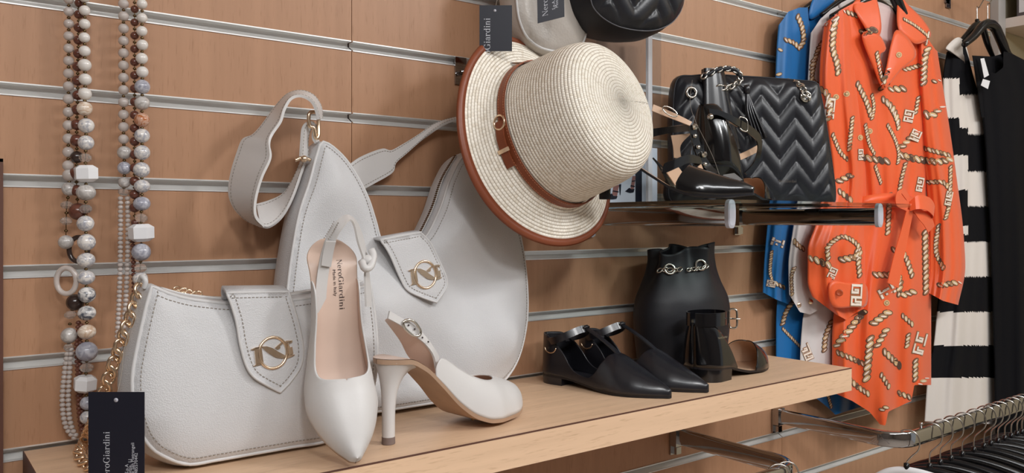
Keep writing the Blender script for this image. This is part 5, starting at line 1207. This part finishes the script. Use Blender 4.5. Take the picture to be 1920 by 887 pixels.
def bvh(*mbs): return [BVHTree.FromPolygons([Vector(p) for p in m.v], m.f) for m in mbs]
HZ = HC + 0.56
# ------------------------------------------------------------------ blue dress, nearest the wall
bl = thing('blue_dress', P(1500, 770, -0.022), 'blue chain-print satin dress hanging behind the white one', 'dress', 'chain-print dresses')
o, b1_ = drape(bl, 'body', 'bluec', [(5, 1495, 1620), (120, 1490, 1640), (300, 1485, 1650), (500, 1462, 1650), (620, 1455, 1650), (680, 1455, 1650), (775, 1500, 1620)], (-0.022, -0.034), 0.008, (0.003, 3, 0.3), 0.006, vtop=[(0, 40), (0.2, 14), (0.4, 2), (1, 30)], vbot=[(0, 700), (0.3, 745), (0.55, 778), (1, 760)])
o, b2_ = drape(bl, 'sleeve', 'bluec', [(20, 1462, 1515), (90, 1456, 1520), (200, 1452, 1518), (330, 1448, 1512), (440, 1437, 1498), (500, 1432, 1488), (545, 1430, 1482)], (-0.030, -0.034), 0.010, (0.004, 1.6, 0.8), 0.004, vtop=[(0, 48), (0.3, 22), (0.7, 14), (1, 14)], vbot=[(0, 548), (0.5, 562), (1, 572)], nu=30, seed=2)
flap3(bl, 'collar', 'bluec', [(1530, -8), (1560, -12), (1563, 8), (1524, 36), (1518, 22)], [-0.036]*5)
pr = Print(bvh(b1_, b2_))
for pts, w_ in (([(1494, 28), (1503, 50), (1506, 75), (1498, 92)], 10), ([(1470, 74), (1487, 80), (1500, 92)], 9), ([(1454, 96), (1466, 93)], 8), ([(1454, 150), (1463, 136)], 9), ([(1447, 470), (1444, 510), (1450, 532)], 6), ([(1446, 528), (1472, 540)], 8), ([(1466, 610), (1476, 580), (1505, 545)], 9), ([(1466, 615), (1490, 640), (1505, 655)], 6), ([(1550, 735), (1560, 770)], 6)): pr.chain(pts, w_)
pr.key(1458, 455, 22, 14, 0.3); pr.key(1446, 532, 16, 12, 0.2); pr.build(bl)
hanger3('black hanger inside the blue dress', (1560, -6), -0.030, [(1500, 22, -0.028), (1530, 2, -0.028), (1560, -8, -0.028), (1590, 4, -0.028), (1610, 24, -0.028)], HZ)
# ------------------------------------------------------------------ white dress
wh = thing('white_dress', P(1560, 740, -0.050), 'white chain-print satin dress hanging between blue and orange dresses', 'dress', 'chain-print dresses')
o, b1_ = drape(wh, 'body', 'whitec', [(0, 1545, 1690), (120, 1540, 1700), (300, 1530, 1690), (500, 1530, 1690), (600, 1505, 1690), (680, 1500, 1690), (770, 1515, 1680)], (-0.048, -0.062), 0.008, (0.003, 3, 1.3), 0.004, vtop=[(0, 40), (0.2, 12), (0.4, -4), (1, 20)], vbot=[(0, 690), (0.3, 720), (1, 745)])
o, b2_ = drape(wh, 'sleeve', 'whitec', [(20, 1524, 1572), (90, 1518, 1575), (200, 1512, 1570), (330, 1505, 1560), (440, 1485, 1545), (500, 1478, 1540), (560, 1480, 1545)], (-0.054, -0.058), 0.009, (0.003, 1.6, 0.8), 0.003, vtop=[(0, 62), (0.3, 36), (0.7, 18), (1, 10)], vbot=[(0, 552), (0.3, 585), (0.6, 590), (1, 575)], nu=30, seed=5)
flap3(wh, 'collar', 'whitec', [(1578, -6), (1604, -10), (1612, 4), (1588, 22), (1574, 12)], [-0.060]*5)
pr = Print(bvh(b1_, b2_))
for pts, w_ in (([(1556, 66), (1535, 90), (1524, 130), (1522, 158)], 9), ([(1524, 152), (1540, 165), (1556, 172)], 9), ([(1556, 52), (1566, 66)], 9), ([(1524, 110), (1521, 132)], 8), ([(1484, 445), (1496, 460), (1508, 468)], 9), ([(1486, 560), (1484, 520), (1490, 500)], 7), ([(1545, 660), (1548, 630), (1560, 600)], 10)): pr.chain(pts, w_)
pr.key(1512, 660, 16, 30, -0.4); pr.key(1526, 745, 26, 16, 0.6); pr.build(wh)
for q in ((1498, 572), (1520, 566)): MB().ball(P(q[0], q[1], -0.066), 0.0055, 12, 8, ax=(-.5, -.8, 0), sz=0.4).build('button', 'gold', wh)
hanger3('black hanger inside the white dress', (1610, -10), -0.060, [(1540, 28, -0.056), (1575, 2, -0.056), (1610, -10, -0.056), (1650, 4, -0.056), (1680, 24, -0.056)], HZ)
# ------------------------------------------------------------------ orange dress
og = thing('orange_dress', P(1650, 790, -0.090), 'orange chain-print satin shirt dress with tied belt and long sleeves', 'dress', 'chain-print dresses')
V = [(0, 45), (0.14, 20), (0.30, 2), (0.42, 8), (0.53, 160), (0.56, 160), (0.72, 22), (0.84, 40), (1, 92)]
o, bb = drape(og, 'bodice', 'orange', [(0, 1545, 1752), (60, 1546, 1752), (150, 1556, 1756), (250, 1575, 1748), (330, 1594, 1740), (372, 1600, 1736), (392, 1600, 1738)], (-0.074, -0.098), 0.028, (0.0045, 3, 0.9), 0.012, vtop=V, vbot=[(0, 384), (0.5, 372), (1, 384)], nu=90)
o, bs = drape(og, 'skirt', 'orange', [(370, 1600, 1736), (420, 1592, 1742), (520, 1572, 1746), (640, 1560, 1746), (735, 1560, 1746), (800, 1572, 1742)], (-0.074, -0.098), 0.030, (0.007, 2.6, 2.0), 0.012, vtop=[(0, 378), (0.5, 366), (1, 378)], vbot=[(0, 735), (0.2, 752), (0.36, 772), (0.46, 796), (0.52, 798), (0.56, 772), (0.8, 752), (0.83, 722), (1, 722)], nu=100, seed=4)
o, bl_ = drape(og, 'sleeve', 'orange', [(28, 1550, 1594), (60, 1543, 1600), (150, 1536, 1606), (250, 1544, 1616), (330, 1552, 1624), (420, 1530, 1624), (470, 1514, 1622), (525, 1514, 1622), (570, 1530, 1622), (598, 1552, 1620)], (-0.088, -0.100), 0.014, (0.005, 2, 0.3), 0.004, vtop=[(0, 50), (0.4, 26), (1, 12)], vbot=[(0, 556), (0.3, 590), (0.5, 600), (1, 578)], nu=50, seed=8)
o, br_ = drape(og, 'sleeve', 'orange', [(92, 1716, 1757), (150, 1716, 1766), (250, 1722, 1782), (350, 1736, 1796), (430, 1742, 1806), (500, 1742, 1810), (575, 1736, 1796)], (-0.098, -0.108), 0.024, (0.004, 2, 1.0), 0.004, vtop=[(0, 84), (0.5, 78), (1, 96)], vbot=[(0, 548), (0.5, 564), (1, 572)], nu=44, seed=11)
o, bcf = flap3(og, 'cuff', 'orange', [(1558, 530), (1592, 531), (1624, 534), (1625, 572), (1600, 576), (1562, 574)], [-0.118, -0.124, -0.122, -0.122, -0.124, -0.118], 0.004)
MB().lathe([(0.0072, 0), (0.0072, 0.0015), (0.006, 0.0022), (0.004, 0.0014), (0.0001, 0.0014)], P(1574, 549, -0.1265), nrm(CAM - P(1574, 549, -0.127)), 20).build('button', mat('orange_button', (190, 84, 44), 0.35), og)
_, lc = flap3(og, 'collar', 'orange', [(1600, 8), (1622, -10), (1640, -10), (1650, 24), (1652, 60), (1638, 72), (1616, 40)], [-0.104, -0.104, -0.108, -0.122, -0.128, -0.126, -0.118])
_, l2 = flap3(og, 'lapel', 'orange', [(1617, 66), (1645, 62), (1662, 92), (1650, 106), (1656, 165), (1640, 130)], [-0.122, -0.128, -0.128, -0.126, -0.130, -0.124])
_, rc = flap3(og, 'collar', 'orange', [(1686, -8), (1702, 8), (1730, 36), (1746, 66), (1722, 82), (1700, 70), (1684, 48)], [-0.108, -0.110, -0.122, -0.130, -0.136, -0.132, -0.122])
_, rl = flap3(og, 'lapel', 'orange', [(1682, 56), (1704, 72), (1718, 104), (1690, 130), (1656, 168), (1664, 120), (1672, 80)], [-0.128, -0.134, -0.140, -0.138, -0.134, -0.130, -0.128])
flap3(og, 'neck_lining', 'pinklin', [(1636, 6), (1668, 12), (1692, 34), (1680, 80), (1660, 150), (1648, 120), (1638, 60)], [-0.096]*7)
# belt: band, knot, two loops, tails
A = [P(u, v, y) for u, v, y in ((1600, 372, -0.088), (1630, 366, -0.116), (1665, 362, -0.128), (1700, 366, -0.130), (1730, 378, -0.118))]; Bq = [P(u, v, y) for u, v, y in ((1600, 392, -0.088), (1630, 386, -0.118), (1665, 384, -0.130), (1700, 388, -0.132), (1730, 396, -0.118))]
MB().ribbon(spline(A, 30), spline(Bq, 30), 0.0016).build('belt', 'orange', og)
kb = MB().ball(P(1706, 386, -0.144), 0.012, 16, 10, sz=0.9).build('belt_knot', 'orange', og)
for nm, a, b in (('belt_loop', [(1706, 378, -0.148), (1722, 366, -0.158), (1744, 372, -0.156), (1752, 390, -0.150), (1736, 396, -0.146), (1712, 390, -0.146)], [(1706, 396, -0.150), (1722, 392, -0.166), (1740, 396, -0.164), (1750, 408, -0.156), (1736, 412, -0.148), (1712, 400, -0.148)]),
                 ('belt_loop', [(1704, 380, -0.150), (1690, 366, -0.156), (1694, 352, -0.150), (1704, 366, -0.146)], [(1700, 396, -0.150), (1680, 384, -0.160), (1684, 358, -0.156), (1706, 384, -0.146)]),
                 ('belt_tail', [(1700, 392, -0.148), (1690, 430, -0.142), (1676, 480, -0.140), (1664, 530, -0.140)], [(1712, 396, -0.148), (1704, 436, -0.144), (1694, 486, -0.142), (1684, 540, -0.142)]),
                 ('belt_tail', [(1712, 394, -0.150), (1722, 410, -0.152), (1732, 422, -0.150), (1740, 436, -0.146)], [(1722, 390, -0.150), (1738, 400, -0.152), (1748, 412, -0.150), (1752, 424, -0.146)])):
    MB().ribbon(spline([P(*q) for q in a], 30), spline([P(*q) for q in b], 30), 0.0016).build(nm, 'orange', og, True, ang=40)
pr = Print(bvh(bb, bs, bl_, br_, bcf, lc, l2, rc, rl))
CH = [([(1571, 15), (1564, 50), (1561, 89), (1569, 119), (1572, 140)], 12), ([(1579, 20), (1608, 30)], 9), ([(1613, 62), (1643, 55)], 13), ([(1693, 35), (1718, 50), (1742, 70)], 6), ([(1744, 80), (1734, 110), (1732, 160)], 12), ([(1693, 132), (1727, 122)], 9), ([(1665, 168), (1698, 166)], 13), ([(1651, 170), (1660, 140), (1668, 125)], 11), ([(1747, 154), (1765, 149)], 9), ([(1732, 213), (1747, 216), (1770, 196)], 14), ([(1538, 166), (1551, 178), (1556, 208), (1549, 228)], 11),
      ([(1606, 154), (1623, 188), (1633, 218)], 10), ([(1653, 184), (1673, 203), (1685, 233)], 11), ([(1663, 233), (1678, 262), (1685, 288), (1683, 308)], 7), ([(1688, 278), (1717, 248)], 12), ([(1613, 293), (1640, 299), (1668, 303)], 13), ([(1685, 290), (1717, 298), (1757, 303), (1785, 298)], 13), ([(1732, 278), (1782, 292)], 9), ([(1782, 310), (1780, 377), (1772, 412)], 8), ([(1737, 342), (1767, 342), (1782, 357)], 9), ([(1569, 342), (1598, 327)], 12), ([(1571, 357), (1598, 377)], 10), ([(1598, 218), (1592, 283)], 8), ([(1668, 362), (1666, 400), (1664, 440)], 10),
      ([(1553, 488), (1553, 462), (1579, 444), (1605, 457), (1614, 478)], 9), ([(1515, 483), (1536, 490), (1558, 499)], 13), ([(1574, 488), (1612, 480)], 13), ([(1637, 515), (1684, 520), (1687, 552), (1716, 546)], 12), ([(1671, 467), (1695, 478), (1711, 520)], 10), ([(1734, 431), (1736, 552)], 12), ([(1758, 536), (1803, 528)], 11), ([(1566, 652), (1621, 582)], 14), ([(1568, 660), (1621, 683)], 10), ([(1632, 630), (1624, 715)], 14), ([(1634, 609), (1668, 583)], 14), ([(1642, 652), (1663, 615)], 12), ([(1655, 657), (1689, 688)], 12), ([(1703, 625), (1700, 652)], 9), ([(1716, 673), (1718, 720), (1740, 706)], 11), ([(1682, 736), (1708, 746)], 10), ([(1650, 770), (1664, 762)], 9), ([(1606, 466), (1612, 520)], 10)]
CH += [([(1634, 176), (1638, 200), (1634, 225)], 7), ([(1661, 188), (1680, 222), (1685, 243)], 8), ([(1643, 97), (1652, 140), (1660, 156)], 8), ([(1698, 304), (1690, 335), (1685, 362)], 8), ([(1640, 310), (1652, 345)], 7), ([(1622, 232), (1630, 270), (1640, 290)], 7), ([(1722, 180), (1716, 215)], 8), ([(1560, 250), (1575, 285), (1590, 300)], 8), ([(1760, 420), (1755, 470), (1770, 505)], 9), ([(1690, 590), (1712, 610)], 9), ([(1580, 700), (1604, 722), (1630, 740)], 10), ([(1650, 700), (1668, 728)], 9)]
for p_, w_ in CH: pr.chain(p_, w_)
for cx, cy in ((1567, 182), (1587, 176), (1613, 258), (1630, 246), (1685, 103), (1662, 568), (1700, 120)):
    for rr, m_, lf in ((5.5, 'p_gold', 0.0010), (3.6, 'p_tan', 0.0013), (2.2, 'p_gold', 0.0016)): pr.poly([(cx + rr*math.cos(a), cy + rr*math.sin(a)) for a in np.linspace(0, 2*math.pi, 13)[:-1]], m_, lf)
for q in ((1556, 40, 22, 30, 0.5), (1745, 74, 16, 26, 0.2), (1556, 203, 16, 38, 0.1), (1703, 218, 18, 22, 0.2), (1716, 254, 18, 20, 0.4), (1613, 290, 9, 20, 0), (1605, 553, 20, 40, 0.05), (1662, 546, 30, 18, -0.5), (1724, 644, 20, 40, 0.25), (1724, 346, 12, 26, 0.2), (1778, 372, 12, 26, 0.2), (1560, 512, 14, 20, 0.4)): pr.key(*q)
pr.build(og)
hanger3('black hanger showing in the orange dress neckline', (1672, -16), -0.105, [(1560, 32, -0.084), (1610, 6, -0.098), (1650, -14, -0.105), (1672, -14, -0.106), (1688, 18, -0.108), (1700, 44, -0.108), (1735, 84, -0.104)], HZ, r=0.010)
# ------------------------------------------------------------------ striped knit dress and black dress
sd_ = thing('striped_dress', P(1800, 780, -0.06), 'black and cream block-striped knit dress behind the orange sleeve', 'dress')
WS = [(178, 252), (322, 387), (454, 519), (585, 648), (708, 800)]
def sfn(u, v):
    vv = v + (31 if (u < 1799 and v < 240) or (u < 1815 and 240 <= v < 440) else 0)
    return 1 if any(a <= vv <= b for a, b in WS) else 0
drape(sd_, 'body', None, [(80, 1778, 1840), (150, 1768, 1850), (300, 1772, 1862), (450, 1768, 1866), (590, 1756, 1868), (650, 1750, 1870), (700, 1740, 1872), (792, 1733, 1874)], (-0.050, -0.075), 0.012, (0.004, 2.5, 0.4), 0.01, vtop=[(0, 98), (0.2, 84), (0.45, 74), (0.62, 110), (0.8, 180), (1, 190)], vbot=[(0, 790), (1, 796)], nv=240, nu=80, mi_fn=sfn, mats=['knit_k', 'knit_w'])
flap3(sd_, 'neck_trim', 'knit_w', [(1774, 92), (1784, 78), (1798, 70), (1810, 82), (1818, 112), (1824, 150), (1828, 180), (1822, 176), (1814, 120), (1798, 106), (1792, 94)], [-0.072]*11)
hanger3('black hanger behind another, holding the striped knit dress', (1832, 42), -0.072, [(1796, 84, -0.066), (1814, 64, -0.070), (1831, 46, -0.072), (1842, 52, -0.074), (1852, 84, -0.076), (1864, 112, -0.076)], HZ + 0.05, r=0.007)
bd_ = thing('black_dress', P(1890, 800, -0.1), 'plain black sleeveless dress at the right picture edge', 'dress')
drape(bd_, 'body', 'knit_k', [(90, 1822, 1950), (180, 1838, 1985), (300, 1848, 1990), (500, 1858, 1995), (700, 1864, 2000), (900, 1868, 2005)], (-0.092, -0.125), 0.020, (0.004, 2.5, 0.7), 0.008, vtop=[(0, 105), (0.14, 132), (0.25, 138), (0.38, 126), (0.45, 96), (0.55, 100), (0.8, 120), (1, 150)], vbot=[(0, 860), (1, 880)])
drape(bd_, 'back_neck', 'knit_k', [(100, 1822, 1950), (220, 1840, 1950)], (-0.096, -0.112), 0.001, (0.0005, 2, 0.7), 0.001, vtop=[(0, 104), (0.3, 106), (0.44, 101), (1, 120)], nv=20)
lb = MB().prism([P(u, v, -0.118) for u, v in ((1838, 110), (1845, 109), (1854, 141), (1845, 146))], (0, -0.0005, 0)).build('size_label', 'white', bd_, False)
MB().prism([P(u, v, -0.119) for u, v in ((1843, 148), (1856, 152), (1852, 167), (1839, 160))], (0, -0.0005, 0)).build('price_label', 'white', bd_, False)
hanger3('black hanger with a glossy broad bar holding the black dress', (1852, 42), -0.108, [(1808, 84, -0.100), (1826, 68, -0.104), (1842, 49, -0.108), (1854, 45, -0.110), (1866, 52, -0.110), (1878, 78, -0.112), (1890, 104, -0.112), (1915, 116, -0.112)], HZ + 0.05, r=0.010)
# two straight arms above the picture that carry these hangers
for i, (xx, yy, zz) in enumerate(((P(1672, 0, -0.1)[0], -0.16, HZ), (P(1848, 0, -0.1)[0], -0.17, HZ + 0.05))):
    a = thing('display_arm', (xx, 0, zz), ['chrome arm above the picture carrying the chain-print dresses', 'chrome arm above the picture carrying the striped and black dresses'][i], 'rail', 'chrome hanging rails')
    MB().tube([(xx - 0.10*(1 - i), -0.004, zz), (xx - 0.10*(1 - i)*0.3, -0.07, zz), (xx, yy, zz)], 0.006, 10).build('arm_tube', 'chrome', a); MB().box((xx - 0.10*(1 - i) - 0.012, -0.004, zz - 0.02), (xx - 0.10*(1 - i) + 0.012, -0.0012, zz + 0.02)).build('wall_plate', 'chrome', a, False)
# ------------------------------------------------------------------ hangers on the lower rail
dh = nrm([0.80, -0.60, 0]); hk = []
HU = [1702, 1745, 1765, 1785, 1806, 1828, 1847, 1860, 1873, 1886, 1898, 1909, 1918]
names = ['white', 'second', 'third', 'fourth', 'fifth', 'sixth', 'seventh', 'eighth', 'ninth', 'tenth', 'eleventh', 'twelfth', 'thirteenth']
def rail_hanger(x, zc_, label, m, group, tw=0.0, y=None, hook='steel', sc=1.0):
    c = np.array([x, yr if y is None else y, zc_]); up_ = 0.016 if sc < 1 else 0.0; d = nrm([math.cos(1.15 - tw), -math.sin(1.15 - tw), 0]); W_ = lambda a, z: c + d*a + np.array([0, 0, z])
    h = thing('clothes_hanger', W_(0, -0.075), label, 'hanger', group)
    wire([W_(-0.016, -0.006), W_(-0.017, 0.006), W_(-0.010, 0.0165), W_(0.002, 0.0195), W_(0.014, 0.014), W_(0.020, 0.0), W_(0.018, -0.016), W_(0.008, -0.028), W_(-0.001, -0.040), W_(-0.002, -0.062 + up_)], 0.0014, 50).build('hook', hook, h)
    MB().lathe([(0.0001, -0.012), (0.0055, -0.010), (0.005, 0.006), (0.0001, 0.008)], W_(-0.002, -0.066 + up_), (0, 0, 1), 12).build('neck', 'clear' if m == 'clear' else 'blackplastic', h)
    b = [W_(-0.085*sc, -0.104), W_(-0.07*sc, -0.094), W_(-0.04*sc, -0.080), W_(0, -0.074), W_(0.04, -0.078), W_(0.09, -0.092), W_(0.15, -0.120), W_(0.19, -0.150)][:(6 if sc < 1 else 8)]
    b = [q + np.array([0, 0, up_]) for q in b]; MB().tube(spline(b, 40), 0.0062, 10, sx=1.25).build('shoulder_bar', m, h); return W_, d
M['navyc'] = mat('navy_cloth', (30, 28, 42), 0.8); M['blackc'] = mat('black_cloth', (20, 19, 22), 0.8); M['cofcl'] = mat('taupe_cloth', (140, 124, 112), 0.8)
for i, u in enumerate(HU):
    x = P(u, 790, yr)[0]; tw = rng.uniform(-0.12, 0.12)
    lab = 'cream-white hanger with black collar at the rail bend, first on the rail' if i == 0 else f'black hanger with steel hook, {names[i]} from the rail bend'
    W_, d = rail_hanger(x, zr, lab, 'white' if i == 0 else 'blackplastic', 'hangers on the lower rail', tw, sc=0.75 if i == 0 else 1.0)
    if i > 0:
        g = []; cl = ['blackc', 'blackc', 'navyc'][i % 3]
        gm = thing('dark_garment', W_(0, -0.55), f'dark garment on the {names[i]} hanger from the rail bend', 'clothing', 'dark clothes on the lower rail')
        nn = np.array([-d[1], d[0], 0])
        for z in np.linspace(0, 1, 14):
            row = []
            for t in np.arange(28)*2*math.pi/28:
                a = 0.125*math.cos(t)*(1 + 0.06*z) + 0.055; zz = -0.084 - 0.32*(a/0.3)**2*3.2*(1 - z) - 0.44*z; row.append(W_(a, zz) + nn*(0.007 + 0.003*math.sin(9*t + i))*math.sin(t))
            g.append(row)
        MB().grid(g, cv=True).build('body', cl, gm)
# pins that stop the hangers, and clear hangers at the left rail's end
for (u, v) in ((1727, 795),):
    c = np.array([P(u, v, yr)[0], yr, zr + 0.014]); s_ = thing('rail_pin', c, 'small steel stop pin on top of the lower rail', 'pin'); MB().lathe([(0.0001, 0), (0.0026, 0), (0.0026, 0.008), (0.0034, 0.0085), (0.0034, 0.011), (0.0001, 0.012)], c, (0, 0, 1), 12).build('pin_body', 'steel', s_)
for i, dx in enumerate((0.028, 0.05)):
    rail_hanger(xl - dx - 0.012, zl, ['clear hanger nearest the bend of the left rail', 'clear hanger further along the left rail'][i], 'clear', 'clear hangers on the left rail', 0.5)
